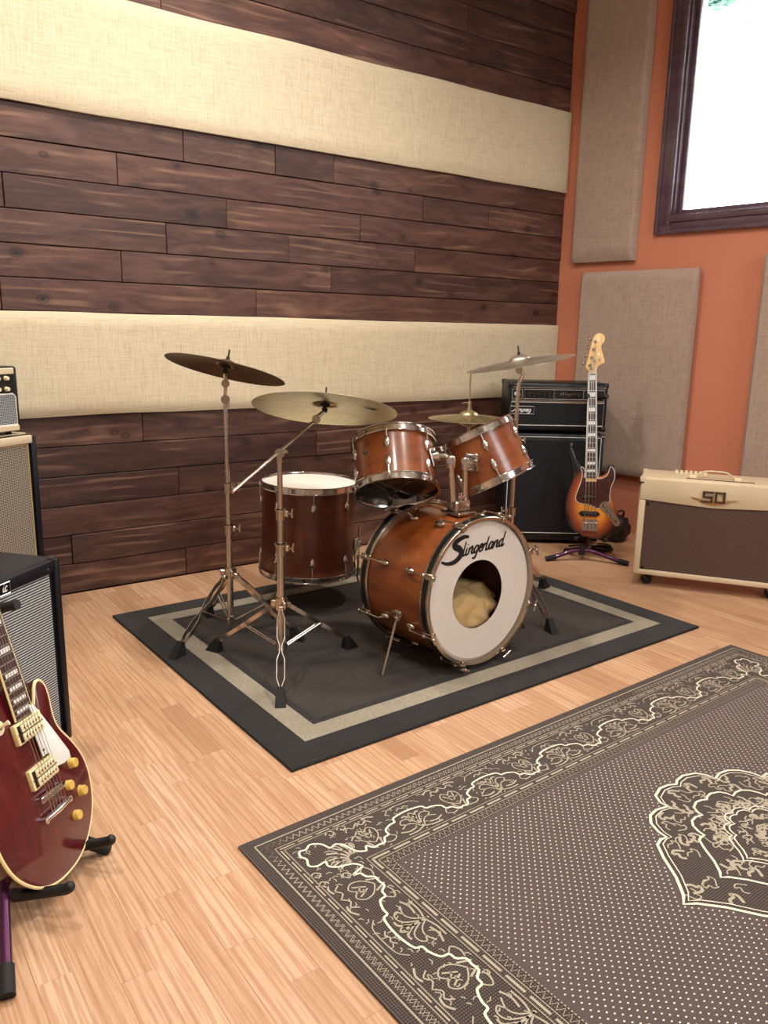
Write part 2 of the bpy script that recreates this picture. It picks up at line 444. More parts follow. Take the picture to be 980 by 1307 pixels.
M['grey_grille'] = mat_grille('grey_grille', (46, 50, 56), (214, 216, 214), 56, 'Z', True, .3); M['black_grille'] = mat_grille('black_grille', (4, 5, 9), (12, 14, 22), 60, 'X')
M['piping'] = plain('white_piping', (224, 222, 214), .5); M['gold_pipe'] = plain('gold_piping', (190, 160, 100), .5)
M['wine'] = mat_flame_red(); M['wine_side'] = plain('dark_red_side', (60, 9, 12), .25, 0, .8); M['binding'] = plain('cream_binding', (240, 218, 160), .4, 0, .3)
M['rosewood'] = plain('rosewood', (70, 46, 42), .5, 0, 0, .2, 120); M['pearl'] = plain('pearl_inlay', (236, 234, 226), .25, 0, .5); M['knob_gold'] = plain('amber_knob', (224, 184, 92), .25, 0, .6)
M['maple'] = plain('maple_neck', (232, 188, 120), .35, 0, .5); M['tort'] = mat_tort(); M['mahogany'] = plain('neck_mahogany', (74, 20, 16), .35, 0, .5)
M['purple'] = plain('purple_metal', (72, 24, 62), .32, .6, .3); M['leaf'] = mat_leaf(); M['bark'] = plain('bark', (90, 72, 58), .9)
M['badge_brown'] = plain('badge_brown', (84, 58, 40), .4, .3)
M['ground'] = plain('pale_ground', (150, 148, 140), .95); M['bronze_badge'] = mat_chrome('badge_bronze', (206, 168, 116), .4)

# ------------------------------------------------------------------ room shell
YW = 3.677; CX = 4.005; CEIL = 3.45; XL = -1.35; YF = -2.7
C0 = Vector((CX, YW, 0)); WD = Vector((math.cos(R(-82)), math.sin(R(-82)), 0)); WN = Vector((WD.y, -WD.x, 0))
if WN.x > 0: WN = -WN
def rwall(s, z, off=0.0): return C0+WD*s+WN*off+Vector((0, 0, z))
SEND = (YW-YF)/(-WD.y)
TRW = frame(C0, x=WD, z=-WN)   # local x along wall, local z into the wall, local y = down or up
def RB(mb, s0, s1, z0, z1, d0, d1, bev=0.0):
    """Box on the right wall: s along, z up, d0..d1 distance out of the wall into the room."""
    mb.T = Matrix((WD, WN, Vector((0, 0, 1)))).transposed().to_4x4(); mb.T.translation = C0
    return mb.box(((s0+s1)/2, (d0+d1)/2, (z0+z1)/2), (s1-s0, d1-d0, z1-z0), bev, seg=2)
def FB(mb, x0, x1, z0, z1, d0, d1, bev=0.0):
    """Box on the front wall behind the camera."""
    mb.T = Matrix.Identity(4)
    return mb.box(((x0+x1)/2, YF+(d0+d1)/2, (z0+z1)/2), (x1-x0, d1-d0, z1-z0), bev)
def struct(name, mb, mat, smooth=0):
    o = mb.build(name, mat, None, smooth); o['kind'] = 'structure'; WORLD[o.name] = Matrix.Identity(4); return o
WIN_R = [(.735, 2.05, 1.872, 3.20), (2.75, 5.10, 1.872, 3.20)]     # openings in the right wall (s0, s1, z0, z1)
WIN_F = [(1.6, 3.2, 1.872, 3.20)]         # openings in the wall behind the camera
XR_F = (C0+WD*SEND).x
# wall_right with openings
mb = MB(); ss = [-.2]+[v for w in WIN_R for v in w[:2]]+[SEND+.3]
for i in range(0, len(ss), 2): RB(mb, ss[i], ss[i+1], -.05, CEIL+.05, -.16, 0)
for s0, s1, z0, z1 in WIN_R: RB(mb, s0, s1, -.05, z0, -.16, 0); RB(mb, s0, s1, z1, CEIL+.05, -.16, 0)
struct('wall_right', mb, M['orange'])
mb = MB(); xs = [XL-.2]+[v for w in WIN_F for v in w[:2]]+[XR_F+.3]
for i in range(0, len(xs), 2): FB(mb, xs[i], xs[i+1], -.05, CEIL+.05, -.16, 0)
for x0, x1, z0, z1 in WIN_F: FB(mb, x0, x1, -.05, z0, -.16, 0); FB(mb, x0, x1, z1, CEIL+.05, -.16, 0)
struct('wall_front', mb, M['taupepaint'])
struct('wall_left', MB().box((XL-.08, (YW+YF)/2, CEIL/2), (.16, YW-YF+.4, CEIL+.1)), M['taupepaint'])
struct('ceiling', MB().box(((XL+5)/2, (YW+YF)/2, CEIL+.06), (6.9, YW-YF+.5, .12)), M['ceilpaint'])
wall_back = struct('wall_back', MB().box(((XL+CX)/2, YW+.10, CEIL/2), (CX-XL+.5, .16, CEIL+.1)), M['backing'])

def window_unit(name, box, side):
    """Casing boards, sash and pane around one opening."""
    e = thing(name, None, None, None, None, 'structure')
    a0, a1, z0, z1 = box; B = RB if side == 'R' else FB
    cw = .098; st = .03
    def lj(): return MB()
    for (p, q, lo, hi) in ((a0-cw, a0, z0-cw, z1+cw), (a1, a1+cw, z0-cw, z1+cw), (a0, a1, z0-cw, z0), (a0, a1, z1, z1+cw)):
        cb = B(lj(), p, q, lo, hi, 0.001, .022, .004).build('casing_board', M['frame'], e)
        m2 = lj()
        if q-p < .2 and hi-lo > .5:
            inner = q if p < a0 else p
            s_ = -1 if p < a0 else 1
            B(m2, min(inner, inner+s_*.035), max(inner, inner+s_*.035), lo+.05, hi-.05, .021, .034, .004)
            o_ = p if p < a0 else q
            B(m2, min(o_, o_-s_*.022), max(o_, o_-s_*.022), lo, hi, .021, .030, .004)
        else:
            inner = hi if lo < z0 else lo; s_ = -1 if lo < z0 else 1
            B(m2, p, q, min(inner, inner+s_*.035), max(inner, inner+s_*.035), .021, .034, .004)
            o_ = lo if lo < z0 else hi
            B(m2, p, q, min(o_, o_-s_*.022), max(o_, o_-s_*.022), .021, .030, .004)
        m2.build('bead', M['frame'], cb)
    for (p, q, lo, hi) in ((a0+.010, a0+.034, z0+.010, z1-.010), (a1-.034, a1-.010, z0+.010, z1-.010), (a0+.034, a1-.034, z0+.010, z0+.034), (a0+.034, a1-.034, z1-.034, z1-.010)):
        B(lj(), p, q, lo, hi, -.085, -.030, .003).build('sash_rail', M['frame'], e)
    for (p, q, lo, hi) in ((a0, a0+.010, z0, z1), (a1-.010, a1, z0, z1), (a0+.010, a1-.010, z0, z0+.010), (a0+.010, a1-.010, z1-.010, z1)):
        B(lj(), p, q, lo, hi, -.158, .010, .002).build('jamb_board', M['frame'], e)
    B(lj(), a0+.02, a1-.02, z0+.02, z1-.02, -.058, -.052).build('pane', M['glass'], e)
    return e
window_unit('window_1', WIN_R[0], 'R'); window_unit('window_2', WIN_R[1], 'R')
window_unit('window_3', WIN_F[0], 'F')
def portal(name, M4, sx, sy):
    L = bpy.data.lights.new(name, 'AREA'); L.shape = 'RECTANGLE'; L.size = sx; L.size_y = sy
    L.cycles.is_portal = True
    o = bpy.data.objects.new(name, L); COL.objects.link(o); o.matrix_world = M4
for s0, s1, z0, z1 in WIN_R: portal('window_portal', frame(rwall((s0+s1)/2, (z0+z1)/2, -.12), x=WD, z=-WN), s1-s0, z1-z0)
for x0, x1, z0, z1 in WIN_F: portal('window_portal', frame(((x0+x1)/2, YF-.12, (z0+z1)/2), x=Vector((1, 0, 0)), z=Vector((0, -1, 0))), x1-x0, z1-z0)
struct('ground', MB().box((3, 0, -.35), (90, 90, .1)), M['ground'])

# ceiling downlights
cans = [(.15, 2.74), (1.40, 2.74), (2.35, 1.75), (.35, .75), (1.9, .55), (.9, -1.3)]
for i, (x, y) in enumerate(cans):
    e = thing('ceiling_downlight', 'round white recessed downlight set into the ceiling', 'ceiling light', Matrix.Translation((x, y, CEIL)), 'ceiling downlights')
    mb = MB(Matrix.Translation((x, y, CEIL))); mb.lathe([(.075, -.001), (.105, -.001), (.105, -.008), (.09, -.012), (.075, -.006)], 32, True); mb.build('trim_ring', M['ceilpaint'], e)
    mb = MB(Matrix.Translation((x, y, CEIL-.004))); mb.lathe([(0, 0), (.076, 0)], 32); mb.build('lens', EMIT if 'EMIT' in globals() else globals().setdefault('EMIT', mat_emit('lamp_lens', (1, .86, .66), 12)), e)
    L = bpy.data.lights.new('downlight', 'AREA'); L.shape = 'DISK'; L.size = .15; L.energy = LAMP_WATTS*(1.0 if i < 2 else .8); L.color = LAMP_COLOR; L.spread = R(150)
    o = bpy.data.objects.new('downlight_lamp', L); COL.objects.link(o); o.parent = e; o.matrix_local = Matrix.Translation((0, 0, -.02))

# ------------------------------------------------------------------ back wall planks
P1 = (2.07, 2.53); P2 = (.817, 1.262)     # the two burlap bands (z0, z1)
rows = []
for z0, z1, n in ((0.004, P2[0], 6), (P2[1], P1[0], 6), (P1[1], P1[1]+.1365*7, 7)):
    h = (z1-z0)/n
    rows += [(z0+i*h, z0+(i+1)*h) for i in range(n)]
joint_px = [(233, 170), (351, 205), (426, 215), (149.5, 215), (540, 265), (624, 270), (4, 240), (289, 272), (460, 292), (212, 305), (368.5, 320), (530, 330),
            (155, 340), (422.5, 357), (327, 388), (1, 375), (182, 545), (441.6, 540), (404, 570), (228, 605), (92, 700), (238, 725), (205, 5), (596.5, 95), (428, 15), (597, 25)]
joints = {i: [] for i in range(len(rows))}
for px, py in joint_px:
    q = on_plane(px, py, (0, YW, 0), Vector((0, 1, 0)))
    for i, (z0, z1) in enumerate(rows):
        if z0 <= q.z < z1: joints[i].append(q.x)
rng = random.Random(3)
for i, (z0, z1) in enumerate(rows):
    J = sorted(joints[i]); lo, hi = XL, CX-.004
    cur = sorted([j for j in J if lo < j < hi])
    while (cur[0] if cur else 2.0)-lo > 2.2: cur.insert(0, (cur[0] if cur else rng.uniform(1.4, 3.0))-rng.uniform(1.0, 1.8))
    ends = [lo]+cur+[hi]
    for a, b in zip(ends, ends[1:]):
        th = .019+rng.uniform(-.0035, .003)
        mb = MB().box(((a+b)/2, YW+.019-th/2, (z0+z1)/2), (b-a-.003, th, z1-z0-.004), .0018)
        T = Matrix.Translation(((a+b)/2, YW, (z0+z1)/2))
        o = bpy.data.objects.new('plank', mb.mesh('plank', M['plank'], 0, T.inverted())); COL.objects.link(o); o.parent = wall_back; o.matrix_local = T

# burlap bands on the back wall: padded boxes with soft edges
def padded(T, w, h, d, seed, nx=90, nz=14, sag=.006):
    rg = random.Random(seed); mb = MB(T)
    from mathutils import noise
    vs = []; fs = []
    def prof(t):   # soft rounded edge profile 0..1
        return (1-(1-min(1, t))**2.6)
    for j in range(nz+1):
        for i in range(nx+1):
            u = i/nx; v = j/nz
            u2 = .5-.5*math.cos(PI*u) if nx < 30 else u
            e = min(u2*w, (1-u2)*w); f = min(v*h, (1-v)*h)
            dd = d*(.55+.45*prof(e/.022)*prof(f/.022))
            nzv = noise.noise(Vector((u2*w*3+seed, v*h*3, seed)))*.0035
            zz = -h/2+v*h; zz += noise.noise(Vector((u2*w*2.2, seed*3.1, v*2)))*sag*(abs(v-.5)*2)
            vs.append((-w/2+u2*w, -(dd+nzv*(1 if 0 < i < nx and 0 < j < nz else 0)), zz))
    n0 = len(vs)
    for j in range(nz):
        for i in range(nx):
            a = j*(nx+1)+i; fs.append((a, a+1, a+nx+2, a+nx+1))
    ring = [i for i in range(nx+1)]+[j*(nx+1)+nx for j in range(1, nz+1)]+[nz*(nx+1)+i for i in range(nx-1, -1, -1)]+[j*(nx+1) for j in range(nz-1, 0, -1)]
    for k in ring: vs.append((vs[k][0], 0.0, vs[k][2]))
    m = len(ring)
    for k in range(m): fs.append((ring[k], n0+k, n0+(k+1) % m, ring[(k+1) % m]))
    fs.append(tuple(n0+k for k in reversed(range(m))))
    return mb.add(vs, fs)
for (z0, z1), lab, sd in ((P1, 'long cream burlap acoustic panel running high across the plank wall', 1), (P2, 'long cream burlap acoustic panel running low behind the drum kit', 2)):
    xm = (XL+CX-.004)/2; T = Matrix.Translation((xm, YW-.002, (z0+z1)/2))
    solo('acoustic_panel', padded(T, CX-.004-XL, z1-z0, .030, sd), M['burlap'], lab, 'acoustic panel', (xm, YW, z0), 'burlap acoustic panels', 40)
    # tufting buttons / staples along the panel
# right wall panels
def rpanel(s0, s1, z0, z1, off, th, lab, sd, tilt=0.0):
    X = WD; Yv = -WN
    T = Matrix((X, Yv, Vector((0, 0, 1)))).transposed().to_4x4(); T.translation = rwall((s0+s1)/2, (z0+z1)/2, off)
    if tilt: T = T @ Matrix.Rotation(tilt, 4, 'Y')
    e = thing('acoustic_panel', lab, 'acoustic panel', Matrix.Translation(rwall((s0+s1)/2, z0, off)), 'burlap acoustic panels')
    padded(T, s1-s0, z1-z0, th, sd, 40, 40, .003).build('cover', M['burlap_shaded'], e, 40)
    if off > .015:
        for zz in (z0+.30*(z1-z0), z0+.85*(z1-z0)):
            for s_ in (s0+.05, s1-.06): RB(MB(), s_, s_+.035, zz-.02, zz+.02, .001, off+.004).build('standoff', M['maple'], e, 0)
rpanel(.105, .530, 1.642, 3.38, .004, .058, 'tall narrow shade-toned burlap panel between the plank wall and the window', 5)
rpanel(.200, .948, .372, 1.582, .030, .052, 'squarish shade-toned burlap panel on the orange wall behind the bass guitar', 6)
rpanel(1.298, 2.05, .40, 1.635, .030, .052, 'shade-toned burlap panel on the orange wall below the window and above the cream amp', 7)

# ------------------------------------------------------------------ floor strips
floor = struct('floor', MB().box(((XL+5)/2, (YW+YF)/2, -.06), (6.9, YW-YF+.5, .10)), M['backing'])
RUG1 = frame(on_z(144, 788), x=Vector((math.cos(R(1.15)), math.sin(R(1.15)), 0)), z=Vector((0, 0, 1)))     # local x along the wall, -y towards the viewer
RUG2 = frame(on_z(303.5, 1083), x=Vector((math.cos(R(1.95)), math.sin(R(1.95)), 0)), z=Vector((0, 0, 1)))
R1W, R1H = 1.985, 1.495; R2W, R2H = 2.185, 1.49
def in_rug(p, Tm, w, h, mg=.0):
    q = Tm.inverted() @ Vector(p); return mg < q.x < w-mg and -h+mg < q.y < -mg
SW = .0655; strips = []; rng = random.Random(11)
x = XL
while x < 5.0:
    y = YF-rng.uniform(0, .5)
    while y < YW:
        L = rng.choice((.36, .42, .48, .54))*rng.uniform(.95, 1.05); y1 = min(y+L, YW)
        if y1 > YF and x < CX+.15*(YW-y)+.1: strips.append((x, max(y, YF), y1, rng.random()))
        y += L
    x += SW
def strip_seen(s):
    n = 0
    for t in (.15, .5, .85):
        P = (s[0]+SW/2, s[1]+(s[2]-s[1])*t, 0)
        if (Vector(P)-EYE).dot(FW) < .2: continue
        a, b, w = project(P)
        if -12 < a < 992 and -12 < b < 1319 and not in_rug(P, RUG1, R1W, R1H) and not in_rug(P, RUG2, R2W, R2H): n += 1
    return n
def strip_box(mb, s):
    a, b, g = s[0]+.00012, s[0]+SW-.00012, .00012; c = .0004
    y0, y1 = s[1]+g, s[2]-g
    vs = [(a, y0, -.008), (b, y0, -.008), (b, y1, -.008), (a, y1, -.008), (a, y0, -c), (b, y0, -c), (b, y1, -c), (a, y1, -c), (a+c, y0+c, 0), (b-c, y0+c, 0), (b-c, y1-c, 0), (a+c, y1-c, 0)]
    fs = [(8, 9, 10, 11)]
    for k in range(4):
        j = (k+1) % 4; fs += [(k, j, 4+j, 4+k), (4+k, 4+j, 8+j, 8+k)]
    mb.add(vs, fs); return len(fs)
def set_tone(me, vals):
    at = me.attributes.new('tone', 'FLOAT', 'FACE'); at.data.foreach_set('value', vals)
seen = [s for s in strips if strip_seen(s)]
seen.sort(key=lambda s: (Vector((s[0], (s[1]+s[2])/2, 0))-EYE).length)
near = seen[:290]; nearset = set(map(id, near))
for s in near:
    mb = MB(); n = strip_box(mb, s); me = mb.mesh('plank', M['floor'], 0); set_tone(me, [s[3]]*n)
    o = bpy.data.objects.new('plank', me); COL.objects.link(o); o.parent = floor
mb = MB(); tv = []
for s in strips:
    if id(s) not in nearset: n = strip_box(mb, s); tv += [s[3]]*n
me = mb.mesh('planking', M['floor'], 0); set_tone(me, tv)
o = bpy.data.objects.new('planking', me); COL.objects.link(o); o.parent = floor; o['kind'] = 'stuff'

# ------------------------------------------------------------------ rugs
def ring_poly(mb, x0, y0, x1, y1, w, z):
    a = [(x0, y0), (x1, y0), (x1, y1), (x0, y1)]; b = [(x0+w, y0+w), (x1-w, y0+w), (x1-w, y1-w), (x0+w, y1-w)]
    mb.add([(p[0], p[1], z) for p in a+b], [(k, (k+1) % 4, 4+(k+1) % 4, 4+k) for k in range(4)])
e = thing('area_rug', 'charcoal pile rug with an oatmeal border stripe under the drum kit', 'rug', RUG1)
def slab(T, w, h, z1, bev):
    mb = MB(T); return mb.box((w/2, -h/2, z1/2+.0005), (w, h, z1), bev, seg=2)
slab(RUG1, R1W, R1H, .0095, .003).build('pile', M['pile_dark'], e)
mb = MB(RUG1); ring_poly(mb, .111, -R1H+.111, R1W-.111, -.111, .076, .0104); mb.build('border_stripe', M['pile_cream'], e, 0)
mb = MB(RUG1); ring_poly(mb, .187, -R1H+.187, R1W-.187, -.187, .035, .0104); mb.build('border_band', M['pile_dark'], e, 0)
mb = MB(RUG1); mb.add([(.215, -R1H+.215, .0106), (R1W-.215, -R1H+.215, .0106), (R1W-.215, -.215, .0106), (.215, -.215, .0106)], [(0, 1, 2, 3)]); mb.build('field', M['pile_brown'], e, 0)
mb = MB(RUG1); path = [(.002, -.002), (R1W-.002, -.002), (R1W-.002, -R1H+.002), (.002, -R1H+.002)]
mb.tube([Vector((p[0], p[1], .005)) for p in path]+[Vector((.002, -.002, .005))], .0052, 6); mb.build('binding_edge', M['rubber'], e)

e2 = thing('area_rug', 'brown flatweave rug with cream dots, scroll border and lobed medallion', 'rug', RUG2)
slab(RUG2, R2W, R2H, .0065, .002).build('ground_weave', M['weave'], e2)
ZB = .0074; ZL = .0080
mb = MB(RUG2); ring_poly(mb, .004, -R2H+.004, R2W-.004, -.004, .262, ZB-.0002); mb.build('border_ground', M['weave_dark'], e2, 0)
mb = MB(RUG2)
def rectloop(d): return [(d, -d), (R2W-d, -d), (R2W-d, -R2H+d), (d, -R2H+d)]
def dashes(mb, d, w, on, offl, z):
    c = rectloop(d)
    for k in range(4):
        a = Vector((*c[k], 0)); b = Vector((*c[(k+1) % 4], 0)); L = (b-a).length; t = (b-a)/L; s = 0.0
        while s < L:
            p = a+t*s; q = a+t*min(L, s+on); mb.ribbon([p, q], w, z); s += on+offl
def zig(mb, d, amp, per, w, z):
    c = rectloop(d)
    for k in range(4):
        a = Vector((*c[k], 0)); b = Vector((*c[(k+1) % 4], 0)); L = (b-a).length; t = (b-a)/L; n = Vector((-t.y, t.x, 0)); m = int(L/per*2)
        mb.ribbon([a+t*(L*i/m)+n*(amp if i % 2 else -amp) for i in range(m+1)], w, z)
dashes(mb, .029, .0035, 9, .1, ZL); dashes(mb, .072, .004, .040, .010, ZL); dashes(mb, .064, .002, 9, .1, ZL); dashes(mb, .080, .002, 9, .1, ZL)
zig(mb, .047, .008, .018, .0028, ZL); zig(mb, .047, .008, .0182, .0018, ZL)
dashes(mb, .218, .002, 9, .1, ZL); dashes(mb, .228, .006, .050, .012, ZL); dashes(mb, .238, .002, 9, .1, ZL); zig(mb, .251, .008, .016, .0026, ZL); dashes(mb, .264, .003, .004, .004, ZL); 
mb.build('guard_stripe', M['yarn_mid'], e2, 0)['kind'] = 'stuff'
# scroll line with scalloped palmettes between the guard stripes
line = MB(RUG2); flor = MB(RUG2); rg = random.Random(5)
def border_side(a, b, nper):
    a = Vector((*a, 0)); b = Vector((*b, 0)); L = (b-a).length; t = (b-a)/L; n = Vector((t.y, -t.x, 0))   # n points inward
    def P(s, h): return a+t*s+n*h
    per = L/nper
    one = [(0, .055), (.06, .056), (.10, .040), (.155, .036), (.17, .018), (.25, .006), (.31, .004), (.33, -.010), (.41, -.016), (.50, -.018), (.59, -.016), (.67, -.010), (.69, .004), (.75, .006), (.83, .018), (.845, .036), (.90, .040), (.94, .056)]
    pts = []
    for k in range(nper):
        for i in range(len(one)):
            s, h = one[i]
            if .235 < (k+s)*per < L-.235: pts.append((k+s, h))
    # swing: palmette lobes outwards (towards the rug edge) then a long leaf swoop inwards
    out = []
    for s, h in pts: out.append(P(s*per, .142+h*.95))
    out = [P(.235, .196)]+out+[P(L-.235, .196)]
    line.ribbon(smoothpath(out, 4), .0056, ZL+.0002)
    for k in range(int(L/.0065)):      # small filler sprigs over the border ground
        s_ = rg.uniform(.09, L-.09); h_ = rg.uniform(.088, .21); a_ = rg.uniform(0, PI); q_ = rg.uniform(.004, .008); d_ = Vector((math.cos(a_), math.sin(a_), 0))*q_
        if s_ > h_ and L-s_ > h_: flor.ribbon([P(s_, h_)-d_, P(s_, h_)+Vector((d_.y, -d_.x, 0))*.5, P(s_, h_)+d_], .0026, ZL-.0002)
    for k in range(nper):
        c = k+.5
        def st(pp, w=.0034):
            if min((c+u)*per for u, v in pp) > .23 and max((c+u)*per for u, v in pp) < L-.23: flor.ribbon(smoothpath([P((c+u)*per, .142+v) for u, v in pp], 4), w, ZL)
        for sg in (-1, 1):
            st([(0, .066), (sg*.05, .040), (sg*.12, .030), (sg*.20, .040)]); st([(0, .05), (sg*.06, .016), (sg*.13, .010), (sg*.17, .022), (sg*.12, .030)])
            st([(0, .03), (sg*.05, .002), (sg*.10, .000)], .005); st([(sg*.08, .052), (sg*.16, .056), (sg*.24, .048)], .0045); st([(sg*.02, .06), (sg*.10, .066), (sg*.2, .066)], .004)
            st([(sg*.5, .04), (sg*.42, .02), (sg*.40, -.005), (sg*.45, -.02), (sg*.5, -.005), (sg*.46, .008)]); st([(sg*.36, -.03), (sg*.40, -.045), (sg*.45, -.036), (sg*.50, -.05)])
            st([(sg*.30, -.045), (sg*.36, -.055), (sg*.42, -.052)], .005); st([(sg*.34, .035), (sg*.30, .05), (sg*.36, .06), (sg*.42, .056)])
            st([(sg*.43, .03), (sg*.47, .06)], .005); st([(sg*.44, -.01), (sg*.49, .018)], .004)
        st([(0, .07), (0, .01)], .005); st([(-.03, .008), (0, -.006), (.03, .008), (0, .02), (-.03, .008)]); st([(-.07, -.030), (-.03, -.038), (0, -.032), (.03, -.038), (.07, -.030)]); st([(-.2, -.03), (-.14, -.046), (-.05, -.05), (.05, -.05), (.14, -.046), (.2, -.03)], .0026)
d = .078
c4 = [(d, -d), (R2W-d, -d), (R2W-d, -R2H+d), (d, -R2H+d)]
def inset(p, q, m): 
    p = Vector((*p, 0)); q = Vector((*q, 0)); t = (q-p).normalized(); return (p+t*m).xy[:], (q-t*m).xy[:]
for k, nper in ((0, 8), (1, 5), (2, 8), (3, 5)):
    a, b = c4[k], c4[(k+1) % 4]
    # the border strip is measured from the rug's edge, so shift back to it
    A = Vector((*a, 0)); Bv = Vector((*b, 0)); t = (Bv-A).normalized(); n = Vector((t.y, -t.x, 0))
    border_side((A-n*d-t*d).xy[:], (Bv-n*d+t*d).xy[:], nper)
# corner palmettes: a scalloped envelope that carries the scroll line round each corner, with a leafy flower inside
for sx_, sy_, ox, oy in ((1, -1, 0, 0), (-1, -1, R2W, 0), (1, 1, 0, -R2H), (-1, 1, R2W, -R2H)):
    def Q(u, v): return (ox+sx_*u, oy+sy_*v)
    env = [(.235, .196), (.215, .182), (.205, .150), (.190, .132), (.172, .136), (.162, .112), (.140, .098), (.122, .108), (.106, .106), (.098, .122), (.104, .140), (.096, .162), (.112, .174), (.134, .172), (.132, .190), (.150, .205), (.182, .215), (.196, .235)]
    line.ribbon([Q(p.x, p.y) for p in smoothpath(env, 4)], .0056, ZL+.0002)
    for k in range(7):
        a = PI*1.25+(k-3)*.36; r0, r1 = .015, .070-.006*abs(k-3); c_ = .200
        flor.ribbon([Q(p.x, p.y) for p in smoothpath([(c_+r0*math.cos(a), c_+r0*math.sin(a)), (c_+.5*(r0+r1)*math.cos(a+.18), c_+.5*(r0+r1)*math.sin(a+.18)), (c_+r1*math.cos(a), c_+r1*math.sin(a))], 4)], .0055, ZL)
        flor.ribbon([Q(p.x, p.y) for p in smoothpath([(c_+r1*.55*math.cos(a+.2), c_+r1*.55*math.sin(a+.2)), (c_+r1*.9*math.cos(a+.22), c_+r1*.9*math.sin(a+.22)), (c_+r1*1.1*math.cos(a+.08), c_+r1*1.1*math.sin(a+.08))], 4)], .003, ZL)
    for (u, v) in ((.088, .235), (.235, .088), (.09, .20), (.20, .09), (.145, .24), (.24, .145)):
        flor.ribbon([Q(p.x, p.y) for p in smoothpath([(u-.012, v), (u, v-.010), (u+.012, v), (u+.002, v+.010), (u-.004, v+.002)], 4)], .0036, ZL)
# medallion
MC = (1.09, -.745)
quad = [(-.41, 0), (-.385, .016), (-.345, .060), (-.305, .120), (-.275, .156), (-.250, .163), (-.231, .160), (-.228, .185), (-.212, .217), (-.184, .238), (-.150, .243), (-.115, .235), (-.112, .258), (-.095, .283), (-.054, .297), (-.02, .293), (0, .282)]
def full(sc, sy=None):
    sy = sy or sc
    q = [(u*sc, v*sy) for u, v in quad]; t = q+[(-u, v) for u, v in reversed(q[:-1])]; return t+[(u, -v) for u, v in reversed(t[1:-1])]
med = MB(RUG2); 
solid = [(MC[0]+u, MC[1]+v) for u, v in full(1.0)]
ctr = len(solid); med.add([(p[0], p[1], ZB-.0003) for p in solid]+[(MC[0], MC[1], ZB-.0003)], [(i, (i+1) % ctr, ctr) for i in range(ctr)])
med.build('medallion_ground', M['weave_dark'], e2, 0)
for sc, w in ((1.0, .0075), (.955, .003), (.64, .0065), (.40, .004), (.36, .004)):
    line.ribbon([(MC[0]+u, MC[1]+v) for u, v in full(sc, sc*(1.0 if sc > .9 else 1.06))], w, ZL+.0002, True)
for k in range(40):
    a = 2*PI*k/40
    for rr in (.88, .76, .53, .46, .27, .14):
        q = full(rr, rr); u, v = q[int(len(q)*k/40)]; u += MC[0]; v += MC[1]; s = .024*(1 if rr > .3 else .6)
        b = rg.uniform(0, 2*PI)
        flor.ribbon(smoothpath([(u+s*math.cos(b), v+s*math.sin(b)), (u+.6*s*math.cos(b+1.3), v+.6*s*math.sin(b+1.3)), (u+.45*s*math.cos(b+2.6), v+.45*s*math.sin(b+2.6)), (u+.1*s, v), (u+.5*s*math.cos(b+4.5), v+.5*s*math.sin(b+4.5)), (u+.95*s*math.cos(b+5.0), v+.95*s*math.sin(b+5.0))], 4), rg.choice((.0036, .0036, .0075)), ZL+rg.uniform(-.0003, .0001))
line.build('scroll_line', M['yarn'], e2, 0); o = flor.build('floral_pattern', M['yarn_mid'], e2, 0); o['kind'] = 'stuff'
# dotted field
dots = MB(RUG2); poly = full(1.03)
def inside(u, v):
    c = False; j = len(poly)-1
    for i in range(len(poly)):
        if (poly[i][1] > v) != (poly[j][1] > v) and u < (poly[j][0]-poly[i][0])*(v-poly[i][1])/(poly[j][1]-poly[i][1])+poly[i][0]: c = not c
        j = i
    return c
vs = []; fs = []; row = 0; y = -.282
while y > -R2H+.28:
    x = .284+(.0098 if row % 2 else 0)
    while x < R2W-.28:
        if not inside(x-MC[0], y-MC[1]):
            b = len(vs); vs += [(x-.0030, y, .0072), (x, y-.0022, .0072), (x+.0030, y, .0072), (x, y+.0022, .0072)]; fs.append((b, b+1, b+2, b+3))
        x += .0196
    y -= .0102; row += 1
dots.add(vs, fs); dots.build('dot_pattern', M['yarn'], e2, 0)['kind'] = 'stuff'

